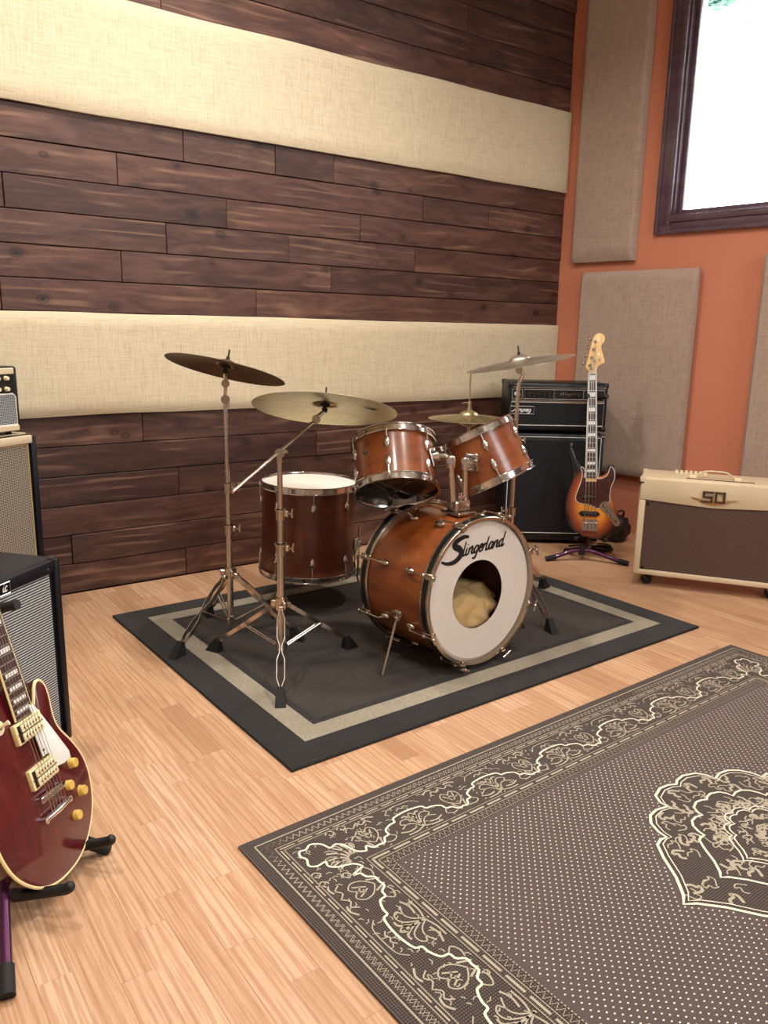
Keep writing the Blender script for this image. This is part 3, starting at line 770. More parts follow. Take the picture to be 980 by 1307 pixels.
# ------------------------------------------------------------------ stroke lettering
GL = {
 'l': ([[(.12, 1.95), (.06, .3), (.2, 0), (.42, .12)]], .40), 'i': ([[(.10, 1), (.06, .3), (.2, 0), (.42, .12)], [(.13, 1.34), (.15, 1.46)]], .42),
 'n': ([[(.06, 1), (.04, 0)], [(.05, .55), (.3, .98), (.5, .9), (.48, .25), (.62, 0), (.8, .12)]], .76),
 'm': ([[(.06, 1), (.04, 0)], [(.05, .6), (.3, .98), (.44, .85), (.42, 0)], [(.43, .6), (.66, .98), (.84, .88), (.82, .25), (.95, 0), (1.1, .1)]], 1.06),
 'g': ([[(.58, .82), (.36, 1), (.08, .6), (.16, .08), (.38, .05), (.58, .45)], [(.62, 1), (.54, -.35), (.3, -.78), (.02, -.6)]], .74),
 'e': ([[(.1, .45), (.42, .58), (.5, .86), (.3, 1), (.07, .55), (.2, .04), (.42, .03), (.62, .22)]], .58),
 'r': ([[(.06, 1), (.04, 0)], [(.05, .5), (.25, .92), (.46, .92)]], .48),
 'a': ([[(.58, .82), (.36, 1), (.08, .6), (.16, .06), (.38, .05), (.56, .4)], [(.62, 1), (.56, .25), (.68, 0), (.86, .12)]], .80),
 'd': ([[(.58, .82), (.36, 1), (.08, .6), (.16, .06), (.38, .05), (.56, .4)], [(.70, 2.05), (.56, .25), (.70, 0), (.95, .25)]], .85),
 'p': ([[(.08, 1), (.02, -.8)], [(.07, .55), (.3, 1), (.56, .8), (.5, .2), (.25, 0), (.06, .25)]], .70),
 'A': ([[(-.25, .05), (.1, .05), (.75, 1.7)], [(.75, 1.7), (.72, 0)], [(.28, .62), (.78, .62)]], 1.0),
 'c': ([[(.52, .8), (.34, 1), (.08, .6), (.16, .05), (.38, 0), (.58, .2)]], .58),
 'S': ([[(3.15, 2.55), (2.35, 2.70), (1.35, 2.25), (1.25, 1.65), (2.05, 1.05), (2.35, .25), (1.65, -.55), (.6, -.62), (-.35, -.15)]], 2.55),
}
def lettering(mb, text, x0, y0, xh, w, z, shear=.32, sx=1.0, T=None):
    x = x0
    for ch in text:
        if ch == ' ': x += .4*xh; continue
        st, adv = GL[ch]
        for s in st:
            p = smoothpath(s, 5); q = [(x+(a.x*sx+a.y*shear)*xh, y0+a.y*xh) for a in p]
            n = len(q); ww = [w*(1.25-.5*abs(2*i/(n-1)-1)) for i in range(n)] if n > 2 else w
            if ch == 'S': ww = [w*(.9+1.5*math.sin(PI*min(1, i/(n-1)*1.05))) for i in range(n)]
            mb.ribbon(q, ww, z)
        x += adv*sx*xh
    return x

# ------------------------------------------------------------------ drums
def ang_for(T, r, z, px, lo=0, hi=2*PI):
    """Angle on a drum whose rim point projects nearest to image column px on the side facing the camera."""
    best = None
    for i in range(720):
        a = 2*PI*i/720; P = T @ Vector((r*math.cos(a), r*math.sin(a), z)); nrm = (T.to_3x3() @ Vector((math.cos(a), math.sin(a), 0)))
        if nrm.dot(EYE-P) < 0: continue
        d = abs(project(P)[0]-px)
        if best is None or d < best[0]: best = (d, a)
    return best[1]
def lug_mesh(r, zc, rodto, inv, mat_=None, size=.019):
    """Beaver-tail lug on a shell of radius r at height zc (drum axis z)."""
    mb = MB()
    k = 1 if rodto > zc else -1
    prof = [(-size*1.15, .15), (-size*.8, .62), (-size*.2, 1.0), (size*.5, .8), (size*1.0, .45), (size*1.25, .12)]
    vs = []; n = 10
    for t, w in prof:
        for i in range(n):
            a = 2*PI*i/n; vs.append((r+.004+.010*w*max(-.5, math.cos(a)), .0125*w*math.sin(a), zc-k*t))
    fs = [(i*n+j, i*n+(j+1) % n, (i+1)*n+(j+1) % n, (i+1)*n+j) for i in range(len(prof)-1) for j in range(n)]+[tuple(range(n)), tuple(range(n*(len(prof)-1), n*len(prof)))]
    mb.add(vs, fs)
    return mb.mesh('lug', mat_ or M['chrome'], 50)
def rod_mesh(r, z0, z1):
    mb = MB(); mb.cyl((r+.008, 0, z0), (r+.010, 0, z1), .0030, n=8); k = 1 if z1 > z0 else -1
    mb.box((r+.009, 0, z1-k*.003), (.012, .010, .008), .001); mb.cyl((r+.010, 0, z1), (r+.010, 0, z1+k*.010), .0042, n=6)
    return mb.mesh('tension_rod', M['chrome'], 40)
def hoop(mb, r, z, k):
    """Triple flanged hoop; k=+1 on the top head, -1 on the bottom."""
    p = [(r+.001, -.016), (r+.012, -.017), (r+.0125, -.014), (r+.006, -.013), (r+.0045, .006), (r+.011, .009), (r+.0115, .011), (r+.003, .011), (r+.0015, .008), (r+.001, -.016)]
    mb.lathe([(a, z+k*b) for a, b in p], 72)
def tom(name, label, T, r, h, nl, phase, mats, group='amber drums of the kit', bottom=True, badge=None):
    e = thing(name, label, 'drum', T, group)
    mb = MB(T); mb.lathe([(r, .004), (r, h-.004), (r-.004, h), (r-.008, h-.004), (r-.008, .004), (r-.004, 0), (r, .004)], 72); mb.build('shell', mats, e)
    mb = MB(T); hoop(mb, r, h, 1); mb.build('top_hoop', M['chrome'], e); mb = MB(T); hoop(mb, r, 0, -1); mb.build('bottom_hoop', M['chrome'], e)
    mb = MB(T); mb.lathe([(0, h+.0015), (r-.004, h+.0015), (r+.0008, h-.001), (r+.0008, h-.008)], 72); mb.build('top_head', M['head_white'], e)
    mb = MB(T); mb.lathe([(r+.0008, .008), (r+.0008, .001), (r-.004, -.0015), (0, -.0015)], 72); mb.build('bottom_head', M['head_clear'], e)
    zl1, zl0 = h-.30*min(h, .25), .30*min(h, .25)
    lt = lug_mesh(r, zl1, h, None); lb = lug_mesh(r, zl0, 0, None); rt_ = rod_mesh(r, zl1+.018, h-.004); rb = rod_mesh(r, zl0-.018, .004)
    for i in range(nl):
        A = T @ Matrix.Rotation(phase+2*PI*i/nl, 4, 'Z')
        l = inst('lug', lt, e, A); inst('tension_rod', rt_, l, A); l = inst('lug', lb, e, A); inst('tension_rod', rb, l, A)
    if badge:
        a = ang_for(T, r, h*.5, badge[0]); A = T @ Matrix.Rotation(a, 4, 'Z'); mb = MB(A @ frame((r-.0006, 0, badge[1]), z=(1, 0, 0)))
        mb.lathe([(0, .0022), (.010, .0022), (.0115, .0016), (.012, 0)], 28); 
        b = mb.build('badge', M['letter'], e); m2 = MB(mb.T); m2.lathe([(.0105, .0024), (.0120, .0024), (.0122, 0)], 28); lettering(m2, 'S', -.008, -.003, .0042, .0012, .0027); m2.build('badge_print', M['nickel'], b)
    return e

# bass drum: local z runs along its axis, towards the front head
BC = Vector((1.8895, 2.0035, .3005)); BN = Vector((math.cos(R(-86.3))*math.cos(R(1.4)), math.sin(R(-86.3))*math.cos(R(1.4)), math.sin(R(1.4))))
BX = BN.cross(Vector((0, 0, 1))).normalized()*-1
TB = frame(BC, x=Vector((1, 0, 0)), z=BN)      # x to the right as seen from the front? y follows
if TB.col[1].z < 0: TB = TB @ Matrix.Rotation(PI, 4, 'Z')
BR, BD = .272, .376
bass = thing('bass_drum', 'amber bass drum with black lettering on a ported white front head', 'drum', Matrix.Translation((BC.x, BC.y+.19, .0)), 'amber drums of the kit')
rs = BR-.013
mb = MB(TB); mb.lathe([(rs, -.026), (rs, -BD+.026), (rs-.005, -BD+.022), (rs-.010, -BD+.026), (rs-.010, -.026), (rs-.005, -.022), (rs, -.026)], 96); mb.build('shell', M['amber'], bass)
for nm, za, zb in (('front_hoop', 0, -.042), ('rear_hoop', -BD+.042, -BD)):
    mb = MB(TB); mb.lathe([(BR-.012, za), (BR-.002, za), (BR, za-.002), (BR, zb+.002), (BR-.002, zb), (BR-.012, zb), (BR-.012, za)], 96); h_ = mb.build(nm, M['nickel'], bass)
    mb = MB(TB); mb.lathe([(BR-.002, za-.009), (BR+.0010, za-.010), (BR+.0010, zb+.010), (BR-.002, zb+.009)], 96); mb.build('inlay', M['black'], h_)
hc = TB.inverted() @ on_plane(609.6, 758.5, BC-BN*.012, BN); hr = .126
def head_ring(z):
    mb = MB(TB); n = 96; vs = []; rho = rs+.001
    for i in range(n):
        a = 2*PI*i/n; vs += [(rho*math.cos(a), rho*math.sin(a), z-.010), ((rho-.012)*math.cos(a), (rho-.012)*math.sin(a), z), (hc.x+hr*math.cos(a), hc.y+hr*math.sin(a), z), (hc.x+hr*math.cos(a), hc.y+hr*math.sin(a), z-.0015)]
    fs = []
    for i in range(n):
        j = (i+1) % n
        for k in range(3): fs.append((4*i+k, 4*j+k, 4*j+k+1, 4*i+k+1))
    return mb.add(vs, fs)
fh = head_ring(-.012).build('front_head', M['head_white'], bass)
mb = MB(TB); mb.lathe([(0, -BD+.012), (rs, -BD+.012)], 64); mb.build('rear_head', M['head_white'], bass)
# lettering on the head
Ti = TB.inverted(); a0 = Ti @ on_plane(589.5, 709.6, BC-BN*.012, BN); a1 = Ti @ on_plane(645.0, 695.0, BC-BN*.012, BN)
tx = Vector((a1.x-a0.x, a1.y-a0.y, 0)); TL = tx.length; rotz = math.atan2(tx.y, tx.x)
TT = TB @ Matrix.Translation((a0.x, a0.y, -.0112)) @ Matrix.Rotation(rotz, 4, 'Z')
adv = sum(GL[c][1] for c in 'lingerland'); xh = .0245; sxx = (TL-.5*xh)/(adv*xh)
mb = MB(TT); lettering(mb, 'lingerland', 0, 0, xh, .0078, 0, .36, sxx); lettering(mb, 'S', -2.55*xh*sxx, .0, xh, .0100, 0.0002, .22, sxx); mb.build('lettering', M['letter'], fh, 0)
# claws, rods and lugs
cl = MB(); cl.box((BR+.004, 0, -.020), (.006, .022, .052), .002); cl.box((BR-.004, 0, .004), (.020, .022, .006), .002); cl.box((BR+.011, 0, -.030), (.016, .014, .014), .003)
clm = cl.mesh('claw_hook', M['nickel'], 40)
tr = MB(); tr.cyl((BR+.013, 0, -.105), (BR+.013, 0, .020), .0032, n=8); tr.cyl((BR+.013, -.022, .019), (BR+.013, .022, .019), .0042, .0034, n=8); tr.ball((BR+.013, 0, .019), .007, 8); trm = tr.mesh('tension_rod', M['nickel'], 40)
lg = MB(); lg.ball((rs+.007, 0, -.118), (.012, .013, .024), 12); lg.cyl((rs+.012, 0, -.118), (BR+.013, 0, -.098), .007, .005, 8); lgm = lg.mesh('lug', M['nickel'], 60)
FLIP = Matrix.Translation((0, 0, -BD)) @ Matrix.Rotation(PI, 4, 'X')
claw_ph = math.atan2((Ti @ on_plane(551.5, 738, BC, BN)).y, (Ti @ on_plane(551.5, 738, BC, BN)).x)
for i in range(8):
    A = TB @ Matrix.Rotation(claw_ph+2*PI*i/8, 4, 'Z')
    l = inst('lug', lgm, bass, A); inst('tension_rod', trm, l, A); inst('claw_hook', clm, bass, A)
    A = TB @ FLIP @ Matrix.Rotation(-claw_ph-2*PI*i/8, 4, 'Z')
    l = inst('lug', lgm, bass, A); inst('tension_rod', trm, l, A); inst('claw_hook', clm, bass, A)
# spurs
for sg, foot in ((-1, on_z(488, 862, .012)), (1, on_z(669, 801, .012))):
    a = Vector((BC.x+sg*.255*1.0, BC.y+.17, .205)) if sg > 0 else on_plane(507.5, 784, Vector((BC.x-.262, 0, 0)), Vector((1, 0, 0)))
    sp = MB(); d = (a-foot).normalized(); sp.cyl(foot, a+d*.035, .0055, n=10); s_ = sp.build('spur', M['nickel'], bass)
    br = MB(); br.box(a-Vector((sg*.006, 0, 0)), (.020, .034, .030), .005); br.cyl(a+Vector((0, -.030, .004)), a+Vector((0, .030, .004)), .006, n=8); br.box(a+Vector((sg*.012, -.010, -.012)), (.016, .018, .020), .004); br.build('spur_bracket', M['nickel'], s_)
# tom holder on the shell top
top_z = BC.z+BR-.012
hp = on_z(590, 655, top_z+.006)
hb = MB(); hb.box(hp+Vector((.004, .028, .0)), (.085, .105, .012), .003); hb.box(hp+Vector((.006, .03, .024)), (.070, .060, .040), .006)
holder = hb.build('tom_holder', M['nickel'], bass)
pl = on_plane(586.5, 650, hp, Vector((0, 1, 0))); pr_ = on_plane(600, 648, hp, Vector((0, 1, 0)))
elbL = on_plane(582.5, 594, pl, Vector((0, 1, 0))); elbR = on_plane(600.5, 596, pr_, Vector((0, 1, 0)))
off = Vector((0, .03, 0))

# rack toms
T1N = Vector((.244, .474, .846)).normalized(); T1B = Vector((1.709, 2.293, .627))
T1 = frame(T1B+T1N*.010, z=T1N)
t1r = .148
tomA = tom('rack_tom', 'amber rack tom with an oval badge, tilted so its dark bottom head shows', T1, t1r, .192, 6, ang_for(T1, t1r, .13, 494), M['amber'], badge=(467, .112))
T2N = Vector((-.25, .39, .886)).normalized(); T2B = Vector((2.14, 2.223, .640))
T2 = frame(T2B+T2N*.010, z=T2N); t2r = .150
tomB = tom('rack_tom', 'amber rack tom leaning towards its neighbour in front of the hi-hat', T2, t2r, .200, 6, ang_for(T2, t2r, .12, 622), M['amber'])
# holder posts reach to each tom's side
for nm, base, elb, T, r, h, px in (('l', pl, elbL, T1, t1r, .192, 557), ('r', pr_, elbR, T2, t2r, .200, 604)):
    base = base+off; elb = elb+off
    best = min(((T @ Vector((r*math.cos(a), r*math.sin(a), h*.52))) for a in [2*PI*i/180 for i in range(180)]), key=lambda P: (P-elb).length)
    ax = (best-(T @ Vector((0, 0, h*.52)))).normalized()
    pm = MB(); pm.cyl(base-Vector((0, 0, .02)), elb, .0105, n=14); po = pm.build('post', M['copper'], holder)
    am = MB(); am.cyl(base+Vector((0, 0, .004)), base+Vector((0, 0, .024)), .016, n=14); am.build('post_collar', M['chrome'], po); am = MB(); am.cyl(elb-Vector((0, 0, .012)), elb+Vector((0, 0, .018)), .0165, n=14); am.ball(elb+Vector((0, 0, .016)), .0175, 12)
    am.tube([elb+Vector((0, 0, .014)), elb.lerp(best+ax*.04, .6)+Vector((0, 0, .008)), best+ax*.012], .0125, 12)
    side = ax.cross(Vector((0, 0, 1))).normalized(); c_ = elb+Vector((0, 0, .014)); v_ = (EYE-c_).normalized()
    am.cyl(c_-v_*.006, c_+v_*.022, .013, n=16); am.cyl(c_+v_*.022, c_+v_*.026, .006, n=10); am.box(elb-side*.022, (.022, .010, .008), .002)
    am.build('clamp_arm', M['chrome'], holder)
    F = frame(best, z=ax); pm = MB(F); pm.box((0, 0, .004), (.052, .066, .008), .003); pm.cyl((0, 0, .004), (0, 0, .030), .021, .018, 16); pm.box((0, .026, .012), (.030, .014, .018), .003); pm.box((.022, 0, .016), (.012, .026, .014), .003)
    pm.build('mount_bracket', M['chrome'], tomA if nm == 'l' else tomB)
# wing bolt between the posts
mid = (pl+pr_)/2+off; wb = MB(); wb.cyl(mid+Vector((.005, 0, .0)), mid+Vector((.005, 0, .05)), .005, n=8); wb.box(mid+Vector((.005, -.004, .036)), (.030, .006, .014), .002); wb.build('wing_bolt', M['chrome'], holder)

# pillow inside the bass drum
from mathutils import noise as _nz
bm = bmesh.new(); bmesh.ops.create_icosphere(bm, subdivisions=5, radius=1.0)
pc = TB @ Vector((0.02, -.155, -.185))
for v in bm.verts:
    q = v.co.copy(); n1 = _nz.noise(q*1.6+Vector((3, 1, 7)))*.22+abs(_nz.noise(q*3.1))*.16+math.sin(q.x*9+q.y*3+_nz.noise(q*2)*3)*.045
    q = q*(1+n1*.8); p = Vector((q.x*.185, q.y*.115, q.z*.125)); 
    w = TB @ (Vector((0.01, -.115, -.17))+p); l = Ti @ w; rr = math.hypot(l.x, l.y); lim = rs-.014
    if rr > lim: l.x *= lim/rr; l.y *= lim/rr
    l.z = max(-BD+.03, min(-.03, l.z)); v.co = TB @ l
mb = MB(); mb.bm(bm); solo('pillow', mb, M['pillow'], 'crumpled beige pillow stuffed inside the bass drum', 'pillow', TB @ Vector((0, -.25, -.18)), None, 180)

# floor tom
FN = Vector((.02, -.012, 1)).normalized(); FT = frame(Vector((1.739, 2.974, .563))-FN*.395, z=FN)
fr = .203
fe = tom('floor_tom', 'deep red-amber floor tom with a white top head standing on three legs', FT, fr, .388, 8, ang_for(FT, fr, .3, 400), M['amber_dark'])
legs = []
ang0 = ang_for(FT, fr, .2, 456)
for k in range(3):
    A = FT @ Matrix.Rotation(ang0+2*PI*k/3, 4, 'Z'); z0 = -(FT.translation.z)+.011+.012
    P = lambda r_, z_: A @ Vector((r_, 0, z_))
    lm = MB(); gz = .011; basez = FT.translation.z
    path = [P(fr+.022, .20), P(fr+.022, .02), P(fr+.020, -.035)]
    end = P(fr+.055, 0); end = Vector((end.x, end.y, gz+.020)); lm.tube(smoothpath(path+[path[-1].lerp(end, .55), end], 4), .0048, 8); l = lm.build('leg', M['chrome'], fe)
    tip = MB(); d = (end-path[-1]).normalized(); tip.cyl(end-d*.012, Vector((end.x, end.y, gz))+Vector((d.x, d.y, 0))*.004, .0075, .010, 10); tip.build('rubber_tip', M['rubber'], l)
    bk = MB(A); bk.box((fr+.008, 0, .115), (.016, .030, .058), .004); bk.box((fr+.024, 0, .120), (.020, .022, .030), .004); bk.cyl((fr+.024, .008, .120), (fr+.024, .034, .120), .004, n=8); bk.box((fr+.024, .036, .120), (.022, .004, .010), .001); bk.build('leg_bracket', M['chrome'], fe)

# ------------------------------------------------------------------ cymbals and stands
def cymbal(name, label, c, n, r, mat, bell=.045, bow=.020, cat='cymbal', flip=False, grp='cymbals of the drum kit', prints=None):
    T = frame(c, z=n)
    prof = []
    k = -1 if flip else 1
    H = lambda q: (bow*(1-(q/r)**1.6))+(.020*max(0, 1-(q/bell)**2)**.6 if q < bell else 0)
    rad = [.006, .015, .025, bell*.8, bell*.95, bell*1.05]+[bell+(r-bell)*t for t in (.1, .25, .4, .55, .7, .85, .95, 1)]
    top = [(q, k*(H(q)-bow)) for q in rad]; bot = [(q, z-k*.0014) for q, z in reversed(top)]
    mb = MB(T); mb.lathe(top+bot, 96, True)
    if prints:
        e = thing(name, label, cat, T, grp); mb.build('plate', mat, e, 60); pm = MB(T); prints(pm, H, bow); pm.build('ink_mark', M['letter'], e, 0); return e
    o = bpy.data.objects.new(name, mb.mesh(name, mat, 60, T.inverted())); COL.objects.link(o); o.matrix_world = T; WORLD[o.name] = T
    return tag(o, label, cat, grp)
def leg_double(mb, top, mid, foot, r=.0017, w=.013, h=.0075):
    """Two flat strips that bow apart, pinch at the middle and meet again at the foot."""
    t = (foot-top).normalized(); side = t.cross(Vector((0, 0, 1))).normalized(); n = side.cross(t)
    for s in (-1, 1):
        P = []
        for a, b in ((top, mid), (mid, foot)):
            for q, k in ((0, .25), (.12, .4), (.28, 1), (.75, 1), (.92, .35), (1, .25)): P.append(a.lerp(b, q)+side*(s*w*k))
        P.pop(6); vs = []; fs = []
        for p in P: vs += [p+side*r+n*h, p-side*r+n*h, p-side*r-n*h, p+side*r-n*h]
        for i in range(len(P)-1):
            for k in range(4): fs.append((4*i+k, 4*i+(k+1) % 4, 4*i+4+(k+1) % 4, 4*i+4+k))
        fs += [(3, 2, 1, 0), tuple(range(len(vs)-4, len(vs)))]
        mb.add(vs, fs)
def stand_base(e, cx, cy, feet, zc, zb, gz, matl, tube_r=.0125):
    """Tripod: three double-strut legs with rubber feet, braces, collars and the lower tube."""
    c = Vector((cx, cy, 0))
    for f in feet:
        f = Vector((f[0], f[1], gz)); d = Vector((f.x-cx, f.y-cy, 0)).normalized()
        top = Vector((cx, cy, zc-.010))+d*.028; ft = f+Vector((0, 0, .040))-d*.022; mid = top.lerp(ft, .52)
        lm = MB(); leg_double(lm, top, mid, ft); lm.box(top, (.018, .018, .020), .003, Matrix.Rotation(math.atan2(d.y, d.x), 3, 'Z')); l = lm.build('leg', M[matl], e)
        bm_ = MB(); lo = Vector((cx, cy, zb))+d*.022
        sd = d.cross(Vector((0, 0, 1)))
        for s in (-1, 1): bm_.cyl(lo+sd*s*.006, mid+sd*s*.006, .0035, n=6)
        bm_.build('brace', M[matl], l)
        fm = MB(frame(f, x=d, z=Vector((0, 0, 1)))); fm.add([(-.030, -.011, .050), (-.014, -.011, .056), (-.014, .011, .056), (-.030, .011, .050), (-.030, -.018, .001), (.028, -.018, .001), (.028, .018, .001), (-.030, .018, .001)], [(0, 1, 2, 3), (0, 4, 5, 1), (1, 5, 6, 2), (2, 6, 7, 3), (3, 7, 4, 0), (7, 6, 5, 4)])
        fm.build('rubber_foot', M['rubber'], l, 0)
    mb = MB(); mb.cyl((cx, cy, zb-.012), (cx, cy, zb+.014), tube_r+.007, n=16); mb.build('brace_collar', M['nickel'], e)
    mb = MB(); mb.cyl((cx, cy, zc-.022), (cx, cy, zc+.022), tube_r+.008, n=16)
    for k in range(3):
        a = 2*PI*k/3+.4; mb.box((cx+.026*math.cos(a), cy+.026*math.sin(a), zc), (.020, .012, .026), .003, Matrix.Rotation(a, 3, 'Z'))
    mb.build('collar', M['nickel'], e)
def joint(e, p, r, wing_dir, z_h=.034):
    """Clamp collar with a wing screw at a tube joint."""
    mb = MB(); mb.cyl(p-Vector((0, 0, z_h*.6)), p+Vector((0, 0, z_h*.5)), r+.0055, n=16); mb.cyl(p+Vector((0, 0, z_h*.3)), p+Vector((0, 0, z_h*.5)), r+.008, n=16); w = Vector(wing_dir).normalized()
    mb.box(p+w*(r+.010), (.016, .016, .022), .003, Matrix.Rotation(math.atan2(w.y, w.x), 3, 'Z')); j = mb.build('clamp_collar', M['nickel'], e)
    m2 = MB(); q = p+w*(r+.016); m2.cyl(q, q+w*.016, .0035, n=8); m2.tube([q+w*.016+Vector((0, 0, .018)), q+w*.014+Vector((0, 0, .008)), q+w*.013, q+w*.014-Vector((0, 0, .008)), q+w*.016-Vector((0, 0, .014))], [.003, .0045, .005, .0045, .003], 8); m2.build('wing_screw', M['nickel'], j)
def tilter(e, p, c, n):
    """Ratchet tilter at p carrying the cymbal seat at c with axis n."""
    n = Vector(n).normalized(); v = (EYE-p); v.z = 0; v.normalize()
    mb = MB(); mb.cyl(p-v*.016, p+v*.016, .015, n=18); mb.cyl(p+v*.016, p+v*.021, .010, n=12); mb.cyl(p-v*.030, p-v*.016, .006, n=8); mb.tube([p, p.lerp(c-n*.03, .5)+Vector((0, 0, .003)), c-n*.028], [.008, .0075, .0065], 10); t = mb.build('tilter', M['nickel'], e)
    m2 = MB(frame(c, z=n)); m2.cyl((0, 0, -.034), (0, 0, -.020), .0085, .011, 14); m2.cyl((0, 0, -.020), (0, 0, .002), .0062, n=12); m2.lathe([(.0062, -.011), (.016, -.011), (.018, -.006), (.016, -.0015), (.0062, -.0015)], 20); m2.build('felt_seat', M['rubber'], t)
    m3 = MB(frame(c, z=n)); m3.cyl((0, 0, 0), (0, 0, .058), .0032, n=8); m3.cyl((0, 0, .021), (0, 0, .032), .0075, .006, 12); m3.build('top_rod', M['black'], t)

# stand 1: straight stand carrying the dark cymbal
S1 = Vector((1.272, 2.795, 0)); gz1 = .0106
c1 = at_depth(289.2, 465.8, 2.985); n1 = Vector((.28, .081, .956)).normalized()
e = thing('cymbal_stand', 'straight chrome tripod stand beside the floor tom, under the dark cymbal', 'cymbal stand', Matrix.Translation((S1.x, S1.y, gz1)), 'chrome cymbal stands')
def z_at(px_y, S):   # height on the vertical through S seen at image row px_y
    lo, hi = 0.0, 2.0
    for _ in range(50):
        m = (lo+hi)/2
        if project((S.x, S.y, m))[1] > px_y: lo = m
        else: hi = m
    return lo
feet1 = [on_z(226, 838, gz1), on_z(266, 786, gz1), on_z(380, 817, gz1)]
zc, zb = z_at(731, S1), z_at(790, S1)
stand_base(e, S1.x, S1.y, feet1, zc, zb, gz1, 'copper')
zj1, zj2, zt = z_at(675, S1), z_at(622, S1), z_at(514, S1)
mb = MB(); mb.cyl((S1.x, S1.y, zb-.02), (S1.x, S1.y, zj1), .0125, n=18); mb.build('lower_tube', M['copper'], e)
mb = MB(); mb.cyl((S1.x, S1.y, zj1), (S1.x, S1.y, zj2), .0105, n=18); mb.build('middle_tube', M['copper'], e)
mb = MB(); mb.cyl((S1.x, S1.y, zj2), (S1.x, S1.y, zt), .0085, n=16); mb.build('upper_tube', M['copper'], e)
wd1 = RT.copy()
joint(e, Vector((S1.x, S1.y, zj1)), .0125, wd1); joint(e, Vector((S1.x, S1.y, zj2)), .0105, wd1)
pj = Vector((S1.x, S1.y, zt+.012)); mb = MB(); vv = (EYE-pj).normalized(); mb.cyl(pj-vv*.018, pj+vv*.018, .017, n=18); mb.cyl(pj+RT*.006-Vector((0, 0, .03)), pj+RT*.006+Vector((0, 0, .0)), .009, n=12); mb.tube([pj, pj+Vector((0, 0, .022)), pj.lerp(c1, .62)], .007, 10); mb.build('ratchet', M['nickel'], e)
tilter(e, pj.lerp(c1-n1*.02, .55), c1, n1)
cymbal('crash_cymbal', 'dark bronze cymbal tilted high on the straight stand by the floor tom', c1, n1, .225, M['cym_dark'])

# stand 2: boom stand
S2 = Vector((1.288, 2.403, 0))
e = thing('cymbal_stand', 'chrome boom stand with a long angled arm in front of the floor tom', 'cymbal stand', Matrix.Translation((S2.x, S2.y, gz1)), 'chrome cymbal stands')
feet2 = [on_z(358, 899, gz1), on_z(273, 830, gz1), on_z(447, 826, gz1)]
zc, zb = z_at(770, S2), z_at(824, S2)
stand_base(e, S2.x, S2.y, feet2, zc, zb, gz1, 'copper')
zj1, zj2, zt = z_at(700, S2), z_at(656, S2), z_at(584, S2)
mb = MB(); mb.cyl((S2.x, S2.y, zb-.005), (S2.x, S2.y, zj1), .0135, n=18); mb.build('lower_tube', M['copper'], e)
mb = MB(); mb.cyl((S2.x, S2.y, zj1), (S2.x, S2.y, zj2), .0110, n=18); mb.build('middle_tube', M['copper'], e)
mb = MB(); mb.cyl((S2.x, S2.y, zj2), (S2.x, S2.y, zt), .0095, n=16); mb.build('upper_tube', M['copper'], e)
joint(e, Vector((S2.x, S2.y, zj1)), .0135, RT); joint(e, Vector((S2.x, S2.y, zj2)), .011, RT)
c2 = Vector((1.519, 2.483, .947)); n2 = Vector((.219, .224, .95)).normalized()
pv = Vector((S2.x, S2.y, zt+.014)); tp = at_depth(403.5, 535, project(c2)[2]-.02); lowd = project(pv)[2]-(project(tp)[2]-project(pv)[2])*1.55
lo_ = at_depth(297, 628, lowd)
mb = MB(); vv = (EYE-pv).normalized(); mb.cyl(pv-vv*.02, pv+vv*.02, .017, n=18); mb.cyl(pv-Vector((0, 0, .03)), pv, .0125, n=14); mb.cyl(pv-vv*.034, pv-vv*.02, .006, n=8); mb.box(pv+RT*.022+Vector((0, 0, .004)), (.016, .012, .014), .003); mb.build('boom_joint', M['nickel'], e)
mb = MB(); pf = pv+vv*.002+Vector((0, 0, .006)); k1 = pf.lerp(tp, .86); mb.tube([lo_, pf, k1, tp-Vector((0, 0, .010)), tp], [.0058, .0058, .0072, .0072, .007], 12); mb.build('boom_arm', M['copper'], e)
tilter(e, tp, c2, n2)
def ink2(pm, H, bow):
    rg2 = random.Random(4)
    a0_ = (lambda q: math.atan2(q.y, q.x))(frame(c2, z=n2).inverted() @ on_plane(486, 517, c2, n2))
    F0 = pm.T.copy()
    for k in range(7):
        r_ = .195-.006*k+rg2.uniform(-.006, .006); aa = a0_+rg2.uniform(-.06, .06); z = H(r_)-bow-.0024
        pm.ribbon(smoothpath([(r_*math.cos(aa), r_*math.sin(aa)), ((r_-.012)*math.cos(aa+.05), (r_-.012)*math.sin(aa+.05)), ((r_+.004)*math.cos(aa+.10), (r_+.004)*math.sin(aa+.10))], 4), .004, z)
cymbal('ride_cymbal', 'large pale bronze cymbal on the boom arm, its streaked underside showing', c2, n2, .262, M['cym_pale'], prints=ink2, bow=.024)

# stand 3: straight stand behind the bass drum
c3 = Vector((2.455, 2.450, 1.099)); n3 = Vector((-.154, .104, .983)).normalized()
S3 = Vector((2.452, 2.447, 0))
e = thing('cymbal_stand', 'chrome stand between the bass drum and the tall black amp, under the bright cymbal', 'cymbal stand', Matrix.Translation((S3.x, S3.y, gz1)), 'chrome cymbal stands')
f0 = on_z(704, 807, gz1); d0 = Vector((f0.x-S3.x, f0.y-S3.y, 0)); feet3 = [f0]+[S3+Matrix.Rotation(a, 3, 'Z') @ d0 for a in (2.05, -2.05)]
zc = z_at(740, S3); stand_base(e, S3.x, S3.y, feet3, .30, .11, gz1, 'chrome')
zj1, zj2, zt = z_at(652, S3), z_at(562, S3), z_at(494, S3)
mb = MB(); mb.cyl((S3.x, S3.y, .09), (S3.x, S3.y, zj1), .0125, n=18); mb.build('lower_tube', M['copper'], e)
